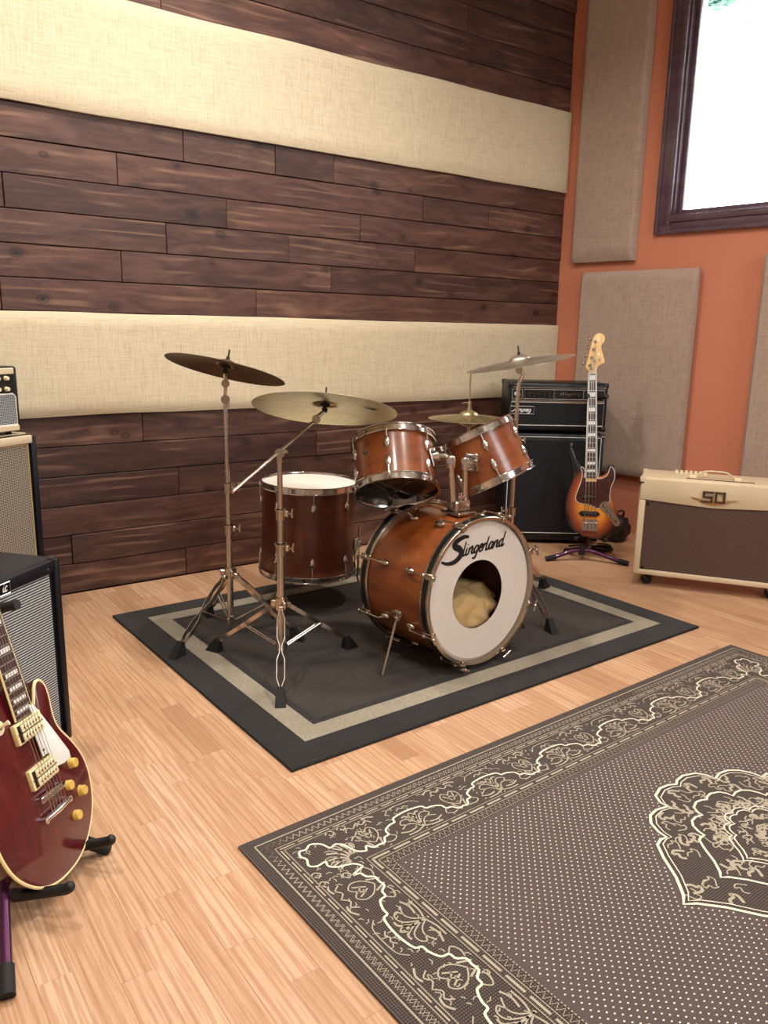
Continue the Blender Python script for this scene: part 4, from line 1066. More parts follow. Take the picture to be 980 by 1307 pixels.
mb = MB(); mb.cyl((S3.x, S3.y, zj1), (S3.x, S3.y, zj2), .0100, n=18); mb.build('middle_tube', M['copper'], e)
pk = c3-n3*.045; mb = MB(); mb.tube(smoothpath([(S3.x, S3.y, zj2), (S3.x, S3.y, zj2+.1), Vector((S3.x, S3.y, zt))+RT*.002, pk+RT*.006+Vector((0, 0, -.02)), pk], 5), .0085, 14); mb.build('upper_tube', M['copper'], e)
joint(e, Vector((S3.x, S3.y, zj1)), .0125, -RT); joint(e, Vector((S3.x, S3.y, zj2)), .010, RT)
tilter(e, pk-RT*.008, c3, n3)
cymbal('crash_cymbal', 'bright thin cymbal above the tall black amp head', c3, n3, .229, M['cym_bright'], bow=.016)

# hi-hat
HC = Vector((2.353, 2.640, .835)); e = thing('hi_hat_stand', 'chrome hi-hat stand with a thin pull rod behind the rack toms', 'cymbal stand', Matrix.Translation((HC.x, HC.y, gz1)), 'chrome cymbal stands')
hf = [Vector((HC.x+.24*math.cos(a), HC.y+.24*math.sin(a), 0)) for a in (1.3, 3.4, 5.6)]
stand_base(e, HC.x, HC.y, hf, .27, .10, gz1, 'chrome', .011)
mb = MB(); mb.cyl((HC.x, HC.y, .04), (HC.x, HC.y, .72), .0125, n=16); mb.cyl((HC.x, HC.y, .72), (HC.x, HC.y, .812), .009, n=16); mb.cyl((HC.x, HC.y, .808), (HC.x, HC.y, .818), .02, n=18); mb.build('tube', M['chrome'], e)
zr = z_at(472, HC); mb = MB(); mb.cyl((HC.x, HC.y, .80), (HC.x, HC.y, zr), .0032, n=8); mb.build('pull_rod', M['nickel'], e)
zk = z_at(516, HC); mb = MB(); mb.cyl((HC.x, HC.y, zk-.018), (HC.x, HC.y, zk+.012), .009, n=12); mb.cyl((HC.x, HC.y, zk-.03), (HC.x, HC.y, zk-.018), .014, n=14); mb.box(Vector((HC.x, HC.y, zk+.006))-RT*.020, (.030, .012, .007), .002); mb.build('clutch', M['nickel'], e)
mb = MB(); mb.box((HC.x+.02, HC.y+.22, .035), (.085, .26, .012), .003, Matrix.Rotation(R(8), 3, 'X')); mb.build('pedal', M['nickel'], e)
cymbal('hi_hat_cymbal', 'upper hi-hat cymbal, bell up, behind the leaning rack tom', HC+Vector((0, 0, .020)), (0, 0, 1), .178, M['cym_pale'], .042, .018)
cymbal('hi_hat_cymbal', 'lower hi-hat cymbal turned bell down under the upper one', HC-Vector((0, 0, .016)), (.01, 0, 1), .178, M['cym_pale'], .042, .014, flip=True)

# ------------------------------------------------------------------ amplifiers
ZUP = Vector((0, 0, 1))
def piping_loop(mb, pts, r): mb.tube([Vector(p) for p in pts], r, 6, True)
def corner_caps(e, w, d, z0, z1, mat, size=.028, T=None):
    for i, (x, y, z) in enumerate(((0, 0, z0), (w, 0, z0), (0, 0, z1), (w, 0, z1), (0, d, z1), (w, d, z1), (0, d, z0), (w, d, z0))):
        sx = 1 if x == 0 else -1; sy = 1 if y == 0 else -1; sz = 1 if z == z0 else -1
        mb = MB(T if T is not None else WORLD[e.name]); s = size
        mb.box((x+sx*(s/2-.002), y+sy*(s/2-.002), z+sz*(s/2-.002)), (s, s, s), .006, seg=2); mb.build('corner_cap', mat, e)

# tall black bass stack by the corner
AL = on_z(639, 693); AR = on_z(761, 695.5); AX = (AR-AL).normalized(); AW = (AR-AL).length
TA = frame(AL, x=AX, z=ZUP); AN = TA.col[1].xyz
def la(px, py): q = TA.inverted() @ on_plane(px, py, AL, AN); return q.x, q.z
cab_top = .652
e = thing('speaker_cabinet', 'tall black speaker cabinet with white piping under the black amp head', 'speaker cabinet', TA)
mb = MB(TA); mb.box((AW/2, .17, .022+(cab_top-.022)/2), (AW, .34, cab_top-.022), .010, seg=2); mb.build('body', M['navy_tolex'], e)
mb = MB(TA); mb.box((AW/2, -.001, .345), (AW-.05, .006, .540), .002); mb.build('grille', M['black_grille'], e)
mb = MB(TA); x0, x1, z0, z1 = .020, AW-.020, .068, .632; piping_loop(mb, [(x0, -.002, z0), (x1, -.002, z0), (x1, -.002, z1), (x0, -.002, z1)], .0032); mb.build('piping', M['piping'], e)
for x in (.07, AW-.07):
    for y in (.06, .28): mb = MB(TA); mb.cyl((x, y, 0), (x, y, .024), .020, .017, 14); mb.build('foot', M['rubber'], e)
corner_caps(e, AW, .34, .022, cab_top, M['nickel'] if False else M['blackplastic'], .03)
mb = MB(TA); mb.box((AW-.012, -.004, cab_top-.012), (.022, .012, .012), .003); mb.build('corner_bolt', M['chrome'], e)
hz0, hz1 = .668, .940
e = thing('amp_head', 'black amp head with silver panel outlines and a white script logo', 'amplifier', TA @ Matrix.Translation((0, .0, cab_top)))
mb = MB(TA); mb.box((AW/2, .15, (hz0+hz1)/2), (AW, .30, hz1-hz0), .016, seg=3); mb.build('body', M['navy_tolex'], e)
for x in (.06, AW-.06):
    for y in (.05, .25): mb = MB(TA); mb.cyl((x, y, cab_top), (x, y, hz0+.002), .016, n=12); mb.build('foot', M['rubber'], e)
xa, za = la(648, 511.5); xb, zb_ = la(768, 496)
pz0, pz1 = .845, .905; px0, px1 = .022, AW-.022
mb = MB(TA); mb.box(((px0+px1)/2, -.001, (pz0+pz1)/2), (px1-px0, .006, pz1-pz0), .001); panel = mb.build('control_panel', M['black'], e)
mb = MB(TA)
for a, b in ((px0, px0+.055), (px0+.065, px0+.235), (px0+.238, px0+.400), (px0+.403, px1)): piping_loop(mb, [(a, -.005, pz0+.004), (b, -.005, pz0+.004), (b, -.005, pz1-.004), (a, -.005, pz1-.004)], .0011)
mb.build('panel_outline', M['white_print'], panel)
for k in range(5): mb = MB(TA); x = px0+.092+.028*k; mb.cyl((x, -.004, .873), (x, -.020, .873), .011, .009, 14); mb.box((x, -.0205, .879), (.002, .001, .007)); mb.build('knob', M['blackplastic'], panel)
for k in range(9): mb = MB(TA); x = px0+.275+.0125*k; mb.box((x, -.005, .877+.004*math.sin(k*1.3)), (.004, .006, .014), .0005); mb.build('slider', M['nickel'], panel)
mb = MB(TA); mb.box((px0+.018, -.006, .876), (.013, .008, .018), .002); mb.build('rocker_switch', M['white_print'], panel)
mb = MB(TA); mb.cyl((px0+.041, -.004, .870), (px0+.041, -.009, .870), .006, n=12); mb.build('input_jack', M['nickel'], panel)
mb = MB(TA @ frame((px0+.43, -.0055, .871), x=(1, 0, 0), z=(0, -1, 0)));  lettering(mb, 'nnen', 0, 0, .0085, .0026, 0, .3, 1.2); mb.build('panel_mark', M['white_print'], panel, 0)
mb = MB(TA); mb.box((AW/2, -.004, .838), (AW-.040, .008, .006), .001); mb.box((AW/2, -.004, .912), (AW-.040, .008, .004), .001); mb.build('chrome_strip', M['nickel'], e)
mb = MB(TA); mb.box((AW/2, .0, .765), (AW-.05, .006, .125), .001); mb.build('grille', M['black_grille'], e)
mb = MB(TA); x0, x1, z0, z1 = .020, AW-.020, .699, .830; piping_loop(mb, [(x0, -.002, z0), (x1, -.002, z0), (x1, -.002, z1), (x0, -.002, z1)], .0028); mb.build('piping', M['piping'], e)
lx0, lz0 = la(650.5, 527.5); lx1, lz1 = la(681.5, 518.5)
mb = MB(TA); mb.box(((lx0+lx1)/2, -.006, (lz0+lz1)/2), (lx1-lx0, .008, lz1-lz0), .002); lp_ = mb.build('logo_plate', M['black'], e)
mb = MB(TA); piping_loop(mb, [(lx0, -.010, lz0), (lx1, -.010, lz0), (lx1, -.010, lz1), (lx0, -.010, lz1)], .0013); mb.build('logo_outline', M['white_print'], lp_)
adv_ = GL['A'][1]+GL['m'][1]+GL['p'][1]+GL['e'][1]+GL['g'][1]; xh_ = .0130
mb = MB(TA @ frame((lx0+.012, -.0106, lz0+.0135), x=(1, 0, 0), z=(0, -1, 0))); lettering(mb, 'Ampeg', 0, 0, xh_, .0042, 0, .3, (lx1-lx0-.030)/(adv_*xh_)); mb.build('lettering', M['white_print'], lp_, 0)
corner_caps(e, AW, .30, hz0, hz1, M['blackplastic'], .03, TA)
mb = MB(TA); mb.cyl((AW-.02, -.001, hz1-.022), (AW-.02, -.005, hz1-.022), .005, n=10); mb.build('screw', M['chrome'], e)

# cream combo amp under the window
W1 = on_z(831, 746.7); W2 = on_z(966.7, 763); CXd = (W2-W1).normalized(); TC0 = frame(W1, x=CXd, z=ZUP); cn = TC0.col[1].xyz
org = W1-cn*.035; TCm = frame(org, x=CXd, z=ZUP)
def lc(px, py): q = TCm.inverted() @ on_plane(px, py, org, cn); return q.x, q.z
xl, zbot = lc(806.5, 731); _, ztop = lc(816.5, 608.5); xm, zm = lc(911, 636.5); cw_ = 2*(xm-xl)
TCm = TCm @ Matrix.Translation((xl, 0, 0)); xm -= xl
CD = .265
e = thing('combo_amp', 'cream combo amp with brown grille cloth and a 50 badge on casters', 'amplifier', TCm)
mb = MB(TCm); mb.box((cw_/2, CD/2+.006, (zbot+ztop)/2), (cw_, CD-.012, ztop-zbot), .012, seg=3); mb.build('body', M['cream_tolex'], e)
# front: top board with a V lower edge, side and bottom rails
gx0, gz1 = .030, None
_, gt = lc(822, 637.5); _, gm = lc(911, 649); _, gb = lc(815, 727)
gt = gt; gb = zbot+.022
mb = MB(TCm @ frame((0, 0, 0), x=(1, 0, 0), z=(0, -1, 0))); mb.prism([(.006, ztop-.008), (cw_-.006, ztop-.008), (cw_-.006, gt), (cw_-.03, gt), (cw_/2+.02, gm), (cw_/2-.02, gm), (.03, gt), (.006, gt)], -.012, .004, .004); mb.build('front_board', M['cream_tolex'], e)
for xa_ in (.018, cw_-.018): mb = MB(TCm); mb.box((xa_, -.002, (zbot+gt)/2), (.030, .018, gt-zbot-.004), .005, seg=2); mb.build('side_rail', M['cream_tolex'], e)
mb = MB(TCm); mb.box((cw_/2, -.002, zbot+.013), (cw_-.05, .018, .024), .005, seg=2); mb.build('bottom_rail', M['cream_tolex'], e)
mb = MB(TCm); mb.box((cw_/2, .008, (gb+gt)/2), (cw_-.05, .012, gt-gb+.01), .002); mb.build('grille', M['brown_grille'], e)
for x in (.045, cw_-.045):
    for z in (gt-.018, gb+.012): mb = MB(TCm); mb.cyl((x, .004, z), (x, -.002, z), .007, n=12); mb.build('grille_screw', M['blackplastic'], e)
# badge: block 50 over a winged chevron
sx_, sz_ = lc(898.3, 638); TB5 = TCm @ frame((xm, -.006, zm), x=(1, 0, 0), z=(0, -1, 0))
mb = MB(TB5); w5 = .105
mb.prism([(-w5, .002), (-.05, -.004), (.05, -.004), (w5, .002), (.03, -.026), (0, -.031), (-.03, -.026)], 0, .004, .001); bd = mb.build('badge', M['bronze_badge'], e)
mb = MB(TB5)
for seq in ([(-.006, .030), (-.046, .030), (-.046, .008), (-.010, .008), (-.010, -.014), (-.050, -.014)], [(.008, .030), (.044, .030), (.044, -.014), (.008, -.014), (.008, .030)]):
    for a, b in zip(seq, seq[1:]):
        c = ((a[0]+b[0])/2, (a[1]+b[1])/2, .006); mb.box(c, (abs(a[0]-b[0])+.0105, abs(a[1]-b[1])+.0105, .006), .002)
mb.build('numeral', M['badge_brown'], bd)
# handle, control slot and knobs on top
mb = MB(TCm); hx0, hx1 = xm-.100, xm+.100; zt_ = ztop
mb.tube(smoothpath([(hx0, .10, zt_+.008), (hx0+.03, .10, zt_+.020), (xm-.04, .10, zt_+.034), (xm+.04, .10, zt_+.034), (hx1-.03, .10, zt_+.020), (hx1, .10, zt_+.008)], 5), .009, 10, flat=.5); h_ = mb.build('handle', M['cream_tolex'], e)
for x in (hx0, hx1): mb = MB(TCm); mb.box((x, .10, zt_+.006), (.036, .030, .014), .004, seg=2); mb.build('handle_cap', M['ivory'], h_)
mb = MB(TCm); mb.box((xm+.02, .055, zt_+.001), (.30, .010, .003), .0005); mb.build('control_slot', M['black'], e)
for k in range(7): mb = MB(TCm); x = .16+.022*k; mb.cyl((x, .20, zt_), (x, .20, zt_+.016), .008, .007, 12); mb.build('knob', M['ivory'], e)
corner_caps(e, cw_, CD, zbot, ztop, M['cream_tolex'], .026)
mb = MB(TCm); mb.box((.008, -.004, ztop-.024), (.022, .006, .006), .001); mb.box((.003, .004, ztop-.030), (.006, .010, .016), .001); mb.build('corner_clip', M['blackplastic'], e)
for x in (.055, cw_-.055):
    for y in (.055, CD-.05):
        mb = MB(TCm); mb.box((x, y, zbot-.006), (.055, .045, .010), .002); mb.tube([(x-.012, y-.012, zbot-.008), (x+.012, y-.012, .026)], .007, 6, flat=.5); mb.tube([(x-.012, y+.012, zbot-.008), (x+.012, y+.012, .026)], .007, 6, flat=.5); f_ = mb.build('caster', M['nickel'], e)
        mb = MB(TCm); mb.cyl((x+.012, y-.011, .0265), (x+.012, y+.011, .0265), .026, n=24); mb.build('wheel', M['rubber'], f_)

# black combo amp in front of the cabinets at the left wall
TH = R(39.4); KX = Vector((math.cos(TH), math.sin(TH), 0)); kfar = on_z(89.5, 946); KW = .60; korg = kfar-KX*KW
TK = frame(korg, x=KX, z=ZUP); kn = TK.col[1].xyz
def lk(px, py): q = TK.inverted() @ on_plane(px, py, korg, kn); return q.x, q.z
kz = lk(67, 712)[1]; KD = .25
e = thing('combo_amp', 'black combo amp with silver striped grille cloth behind the red guitar', 'amplifier', TK)
mb = MB(TK); mb.box((KW/2, KD/2, .012+(kz-.012)/2), (KW, KD, kz-.012), .012, seg=3); mb.build('body', M['navy_tolex'], e)
kgx = lk(64, 733)[0]; kgz = lk(62, 733)[1]
gz_top = lk(62, 733)[1]; gz_bot = .050; gx_r = lk(63, 735)[0]
mb = MB(TK); mb.box((KW/2, .003, (gz_top+gz_bot)/2), (2*gx_r-KW, .010, gz_top-gz_bot), .003); mb.build('grille', M['silver_grille'], e)
for x in (.012, KW-.012): mb = MB(TK); mb.box((x, -.003, (kz+.014)/2), (.022, .016, kz-.02), .005, seg=2); mb.build('side_rail', M['navy_tolex'], e)
mb = MB(TK); mb.box((KW/2, -.003, (gz_top+kz)/2), (KW-.046, .014, kz-gz_top-.006), .005, seg=2); fb_ = mb.build('top_rail', M['navy_tolex'], e)
mb = MB(TK); mb.box((KW/2, -.003, .030), (KW-.046, .016, .034), .005, seg=2); mb.build('bottom_rail', M['navy_tolex'], e)
bx1, bz1 = lk(6.5, 744.5); bx0, bz0 = lk(-40, 771); bzc = lk(3, 750)[1]
mb = MB(TK); mb.box((bx1-.055, -.011, bzc), (.11, .004, .030), .0015); bdg = mb.build('badge', M['black'], e)
mb = MB(TK); piping_loop(mb, [(bx1-.110, -.0135, bzc-.015), (bx1, -.0135, bzc-.015), (bx1, -.0135, bzc+.015), (bx1-.110, -.0135, bzc+.015)], .0014); mb.build('badge_rim', M['chrome'], bdg)
mb = MB(TK @ frame((bx1-.026, -.0136, bzc-.007), x=(1, 0, 0), z=(0, -1, 0))); lettering(mb, 'ic', 0, 0, .013, .0034, 0, .2, 1.2); mb.build('lettering', M['white_print'], bdg, 0)
sx1, sz1 = lk(57.5, 727); mb = MB(TK); mb.cyl((sx1, -.009, sz1), (sx1, -.013, sz1), .005, n=10); mb.build('screw', M['chrome'], e)
corner_caps(e, KW, KD, .012, kz, M['blackplastic'], .026)
mb = MB(TK); mb.tube([(KW-.045, -.012, .030), (KW-.045, -.018, .004)], .006, 8); mb.tube([(KW-.070, -.012, .034), (KW-.055, -.016, .012), (KW-.030, -.016, .020)], .004, 8); mb.build('tilt_leg', M['chrome'], e)
for x in (.05, KW-.05):
    for y in (.04, KD-.04): mb = MB(TK); mb.cyl((x, y, 0), (x, y, .014), .014, n=12); mb.build('foot', M['rubber'], e)
mb = MB(TK); mb.tube(smoothpath([(.20, .12, kz+.004), (.24, .12, kz+.014), (.36, .12, kz+.014), (.40, .12, kz+.004)], 4), .010, 8, flat=.5); mb.build('handle', M['blackplastic'], e)

# cabinet with cream trim against the plank wall and the small head on it
TH2 = R(30.4); QX = Vector((math.cos(TH2), math.sin(TH2), 0)); qr = on_z(61.5, 788); QW = .62; qorg = qr-QX*QW; TQ = frame(qorg, x=QX, z=ZUP); qn = TQ.col[1].xyz
def lq(px, py, off=0.0): q = TQ.inverted() @ on_plane(px, py, qorg+qn*off, qn); return q.x, q.z
qz = z_at(553.5, qr); QD = .24
e = thing('speaker_cabinet', 'black cabinet with cream top rail and woven grille against the plank wall', 'speaker cabinet', TQ)
mb = MB(TQ); mb.box((QW/2, QD/2, .015+(qz-.015)/2), (QW, QD, qz-.015), .010, seg=2); mb.build('body', M['navy_tolex'], e)
qg = lq(35, 580)[0]; qt0 = lq(38, 565)[1]; qt1 = qz-.002
mb = MB(TQ); mb.box((QW/2, -.004, (qt0+qt1)/2), (2*lq(38.5, 560)[0]-QW, .016, qt1-qt0), .004, seg=2); mb.build('top_rail', M['cream_tolex'], e)
mb = MB(TQ); mb.box((QW/2, .12, qz+.002), (2*lq(38.5, 560)[0]-QW, .20, .006), .002); mb.build('top_panel', M['cream_tolex'], e)
mb = MB(TQ); mb.box((QW/2, .0, (qt0+.06)/2), (2*qg-QW, .008, qt0-.06), .002); mb.build('grille', M['wheat_grille'], e)
mb = MB(TQ); a_, b_ = QW-qg, qg; piping_loop(mb, [(a_, -.004, .06), (b_, -.004, .06), (b_, -.004, qt0-.004), (a_, -.004, qt0-.004)], .0035); mb.build('piping', M['gold_pipe'], e)
for x in (.012, QW-.012): mb = MB(TQ); mb.box((x, -.002, qz/2+.005), (.026, .016, qz-.02), .006, seg=2); mb.build('side_rail', M['navy_tolex'], e)
mb = MB(TQ); sx1, sz1 = lq(47.5, 559); mb.cyl((sx1, -.010, sz1), (sx1, -.013, sz1), .004, n=10); mb.build('screw', M['chrome'], e)
for x in (.06, QW-.06):
    for y in (.05, QD-.05): mb = MB(TQ); mb.cyl((x, y, 0), (x, y, .018), .018, n=12); mb.build('foot', M['rubber'], e)
yo = .012; hx1_ = lq(27.5, 540, yo)[0]; hw = .36; TM = TQ @ Matrix.Translation((hx1_-hw, yo, qz+.005)); hh = lq(23.5, 467, yo)[1]-qz-.005
e = thing('amp_head', 'small black amp head with cream trim and four knobs on the cabinet', 'amplifier', TM)
mb = MB(TM); mb.box((hw/2, .075, .012+(hh-.012)/2), (hw, .15, hh-.012), .012, seg=3); mb.build('body', M['navy_tolex'], e)
mb = MB(TM); mb.box((hw/2-.006, -.003, hh-.018), (hw-.034, .010, .024), .003); mb.build('top_rail', M['cream_tolex'], e)
mb = MB(TM); mb.box((hw/2, -.003, .026), (hw-.030, .010, .022), .003); mb.build('bottom_rail', M['cream_tolex'], e)
g1 = hh*.60
mb = MB(TM); mb.box((hw/2, .0, (.038+g1)/2), (hw-.044, .008, g1-.038), .003); mb.build('grille', M['grey_grille'], e)
mb = MB(TM); piping_loop(mb, [(.022, -.003, .038), (hw-.022, -.003, .038), (hw-.022, -.003, g1-.012), (hw-.034, -.003, g1), (.034, -.003, g1), (.022, -.003, g1-.012)], .0032); mb.build('piping', M['piping'], e)
mb = MB(TM); mb.box((hw/2, -.001, (g1+.006+hh-.032)/2), (hw-.04, .006, hh-.032-g1-.008), .001); cp_ = mb.build('control_panel', M['black'], e)
for i in range(6):
    for j in range(2): mb = MB(TM); x = hw-.062-.040*i; z = g1+.020+(hh-.032-g1-.028)*j*.9; mb.cyl((x, -.004, z), (x, -.018, z), .0095, .007, 12); mb.build('knob', M['ivory'], cp_)
for x in (.04, hw-.04):
    for y in (.03, .12): mb = MB(TM); mb.cyl((x, y, 0), (x, y, .014), .012, n=10); mb.build('foot', M['rubber'], e)

# ------------------------------------------------------------------ guitars
def frets(scale, n): return [scale*2**(-i/12) for i in range(n+1)]      # distance of fret i from the bridge
def guitar_stand(name, label, T, feet, hub, arms, yoke_v, yoke_w, post_n, tip='foam', third=None):
    """Tubular A-frame stand: hub, three legs, post, padded cradle arms and a padded yoke. T is the guitar's frame."""
    e = thing(name, label, 'guitar stand', Matrix.Translation((hub.x, hub.y, 0)), 'tubular guitar stands')
    for f in feet:
        f = Vector((f[0], f[1], .014)); d = (f-hub).normalized(); q = hub.lerp(f, .80)
        mb = MB(); mb.tube(smoothpath([hub, hub.lerp(f, .25)+Vector((0, 0, .012)), q, f], 4), .0115, 12); l = mb.build('leg', M['purple'], e)
        mb = MB(); mb.cyl(f-d*.045, f+d*.012, .0145, n=14); mb.build('rubber_tip', M['rubber'], l)
    top = T @ Vector((0, yoke_v, post_n)); mb = MB(); mb.tube([hub, T @ Vector((0, -.12, post_n)), top], .011, 12); mb.build('post', M['purple'], e)
    mb = MB(); mb.cyl(hub-Vector((0, 0, .02)), hub+Vector((0, 0, .03)), .018, n=16); mb.build('hub', M['blackplastic'], e)
    for u, v, n1_ in arms:
        mb = MB(); mb.tube([T @ Vector((0, v+.02, post_n)), T @ Vector((u, v, post_n)), T @ Vector((u, v, post_n+.03))], .008, 10); a_ = mb.build('cradle_arm', M['purple'], e)
        mb = MB(); mb.tube(smoothpath([T @ Vector((u, v, post_n+.01)), T @ Vector((u, v, n1_-.02)), T @ Vector((u, v+.004, n1_))], 4), .0115, 12); mb.ball(T @ Vector((u, v+.004, n1_)), .0115, 10); mb.build('cradle_pad', M['foam'], a_)
    mb = MB(); W = yoke_w
    mb.tube(smoothpath([T @ Vector((-W, yoke_v, .045)), T @ Vector((-W, yoke_v, .0)), T @ Vector((-W*.6, yoke_v, post_n+.02)), T @ Vector((0, yoke_v, post_n)), T @ Vector((W*.6, yoke_v, post_n+.02)), T @ Vector((W, yoke_v, 0)), T @ Vector((W, yoke_v, .045))], 5), .011, 12); mb.build('yoke', M['foam'], e)
    return e
def dome(mb, pts, c, hmax, rings=6, z0=0.0):
    n = len(pts); vs = []; fs = []
    for k in range(rings):
        t = k/rings
        for p in pts: vs.append((p[0]+(c[0]-p[0])*t, p[1]+(c[1]-p[1])*t, z0+hmax*(1-(1-t)**2.4)))
    vs.append((c[0], c[1], z0+hmax))
    for k in range(rings-1):
        for i in range(n): j = (i+1) % n; fs.append((k*n+i, k*n+j, (k+1)*n+j, (k+1)*n+i))
    for i in range(n): fs.append(((rings-1)*n+i, (rings-1)*n+(i+1) % n, rings*n))
    return mb.add(vs, fs)

# --- red single-cutaway electric guitar
GU = Vector((.709, .704, -.042)).normalized(); GN = Vector((.685, -.674, .276)); GN = (GN-GU*GN.dot(GU)).normalized(); GV = GN.cross(GU)
TG = Matrix((GU, GV, GN)).transposed().to_4x4(); TG.translation = Vector((.314, 1.667, .222))
def lg_(px, py, z=0.0):
    q = TG.inverted() @ on_plane(px, py, TG @ Vector((0, 0, z)), GN); return q.x, q.y
lpo = [(0, -.186), (.055, -.178), (.105, -.150), (.146, -.100), (.164, -.040), (.160, .010), (.140, .055), (.118, .090), (.108, .115), (.108, .145), (.113, .175), (.112, .203), (.102, .219), (.088, .221), (.076, .208), (.066, .188), (.050, .170), (.032, .166), (.028, .176), (.028, .242),
       (-.028, .250), (-.060, .252), (-.090, .240), (-.112, .212), (-.118, .178), (-.112, .145), (-.108, .115), (-.118, .085), (-.140, .055), (-.160, .010), (-.164, -.040), (-.146, -.100), (-.105, -.150), (-.055, -.178)]
lps = [(p.x, p.y) for p in smoothpath(lpo, 4, True)]
eg = thing('electric_guitar', 'wine red single-cutaway electric guitar with cream pickguard and amber knobs', 'guitar', TG @ Matrix.Translation((0, -.186, 0)))
mb = MB(TG); mb.prism(lps, -.052, -.001, .004); mb.build('body', M['wine_side'], eg)
mb = MB(TG); dome(mb, lps, (0, -.02), .013); mb.build('top', M['wine'], eg, 60)
mb = MB(TG); mb.tube([Vector((p[0]*1.0, p[1], -.0025)) for p in lps], .0038, 8, True); mb.build('binding', M['binding'], eg)
TZ = .013
pgp = [(36.5, 899), (44.6, 900), (67.3, 929), (89, 957.8), (90.8, 966), (83, 973.5), (72, 978.5), (63, 960), (56, 966), (45, 937), (51, 926), (39, 905)]
mb = MB(TG); mb.prism([lg_(*p, .022) for p in pgp], .018, .021, .0008); pg = mb.build('pickguard', M['pearl'], eg)
q = lg_(55.8, 957, .022); mb = MB(TG); mb.cyl((*q, .021), (*q, .0225), .0028, n=10); mb.build('screw', M['black'], pg)
for vc, nm in ((.150, 'n'), (.048, 'b')):
    vc = vc
    mb = MB(TG); mb.box((0, vc, .015), (.090, .045, .013), .003, seg=2); pk_ = mb.build('pickup', M['binding'], eg)
    mb = MB(TG); mb.box((-.002, vc, .0222), (.074, .036, .002), .0005); mb.build('pickup_well', M['black'], pk_)
    for s in (-1, 1):
        mb = MB(TG); mb.box((.001, vc+s*.0095, .0245), (.066, .0170, .006), .003, seg=2); bb = mb.build('bobbin', M['ivory'], pk_)
        mb = MB(TG)
        for k in range(6): mb.cyl((-.025+.0102*k, vc+s*.0095, .0270), (-.025+.0102*k, vc+s*.0095, .0283), .0024, n=8)
        mb.build('pole_pieces', M['nickel'], bb)
    mb = MB(TG)
    for u in (-.040, .040): mb.cyl((u, vc, .021), (u, vc, .0228), .0022, n=8)
    mb.build('ring_screws', M['nickel'], pk_)
mb = MB(TG); mb.box((0, 0, .023), (.084, .014, .010), .003, Matrix.Rotation(R(-3), 3, 'Z'), 2); br_ = mb.build('bridge', M['chrome'], eg)
for u in (-.037, .037): mb = MB(TG); mb.cyl((u, u*-.05, .010), (u, u*-.05, .026), .0058, n=14); mb.build('bridge_post', M['chrome'], br_)
for k in range(6): mb = MB(TG); mb.box((-.026+.0104*k, 0, .0285), (.0048, .010, .004), .0006); mb.build('saddle', M['steel'], br_)
mb = MB(TG); mb.tube([(-.048, -.041, .022), (-.040, -.041, .022), (0, -.041, .024), (.040, -.041, .022), (.048, -.041, .022)], [.0055, .0065, .0075, .0065, .0055], 12); tl = mb.build('tailpiece', M['chrome'], eg)
for u in (-.044, .044): mb = MB(TG); mb.cyl((u, -.041, .008), (u, -.041, .027), .0072, n=14); mb.build('stud', M['chrome'], tl)
for px, py in ((96, 973), (91, 1001.6), (108.2, 1008), (101.5, 1039.5)):
    q = lg_(px, py, .020); mb = MB(TG @ Matrix.Translation((q[0], q[1], .004))); mb.lathe([(.0128, 0), (.0128, .004), (.0115, .0055), (.0108, .0165), (.0098, .0178), (0, .0172)], 28); mb.lathe([(.0065, .0178), (.0072, .0182), (.0060, .0182)], 20); mb.build('knob', M['knob_gold'], eg)
q = lg_(3.0, 929, .016); mb = MB(TG @ Matrix.Translation((q[0], q[1], .006))); mb.lathe([(.015, 0), (.015, .003), (.005, .004), (.0045, .007)], 24); ts = mb.build('toggle_switch', M['ivory'], eg)
mb = MB(TG @ Matrix.Translation((q[0], q[1], .008))); mb.tube([(0, 0, 0), (.006, .004, .012), (.009, .006, .019)], [.003, .004, .0055], 10); mb.build('toggle_tip', M['ivory'], ts)
fr_ = frets(.628, 22)
def nw(v): return .0215+(.0285-.0215)*(1-(v-.176)/(.628-.176))
mb = MB(TG); mb.prism([(-nw(.176), .176), (nw(.176), .176), (nw(.628), .628), (-nw(.628), .628)], .012, .0185, .001); fbd = mb.build('fretboard', M['rosewood'], eg)
mb = MB(TG); mb.tube([Vector((-nw(.176)-.0008, .176, .0155)), Vector((-nw(.628)-.0008, .628, .0155))], .0026, 6); mb.tube([Vector((nw(.176)+.0008, .176, .0155)), Vector((nw(.628)+.0008, .628, .0155))], .0026, 6); mb.build('neck_binding', M['binding'], fbd)
for v in fr_[1:]: mb = MB(TG); mb.cyl((-nw(v), v, .0185), (nw(v), v, .0185), .0013, n=6); mb.build('fret', M['gold'], fbd)
for k in (1, 3, 5, 7, 9, 12, 15, 17, 19, 21):
    a_, b_ = fr_[k-1], fr_[k]; m_ = (a_+b_)/2; h_ = (a_-b_)*.58; mb = MB(TG); mb.box((0, m_, .0186), (nw(m_)*1.46, h_, .0006)); mb.build('inlay', M['pearl'], fbd, 0)
mb = MB(TG); nk = [(.19, -.030), (.30, -.012), (.62, -.006)]
vs = []; nn_ = 12
for v, dz in ((.170, -.030), (.235, -.028), (.262, -.010), (.45, -.007), (.60, -.006), (.635, -.010)):
    w = nw(max(.176, min(.628, v)))
    for i in range(nn_): a = PI*i/(nn_-1); vs.append((w*math.cos(a), v, .013-(.013-dz)*math.sin(a)))
fs = [(k*nn_+i, k*nn_+i+1, (k+1)*nn_+i+1, (k+1)*nn_+i) for k in range(5) for i in range(nn_-1)]+[(k*nn_+nn_-1, k*nn_, (k+1)*nn_, (k+1)*nn_+nn_-1) for k in range(5)]
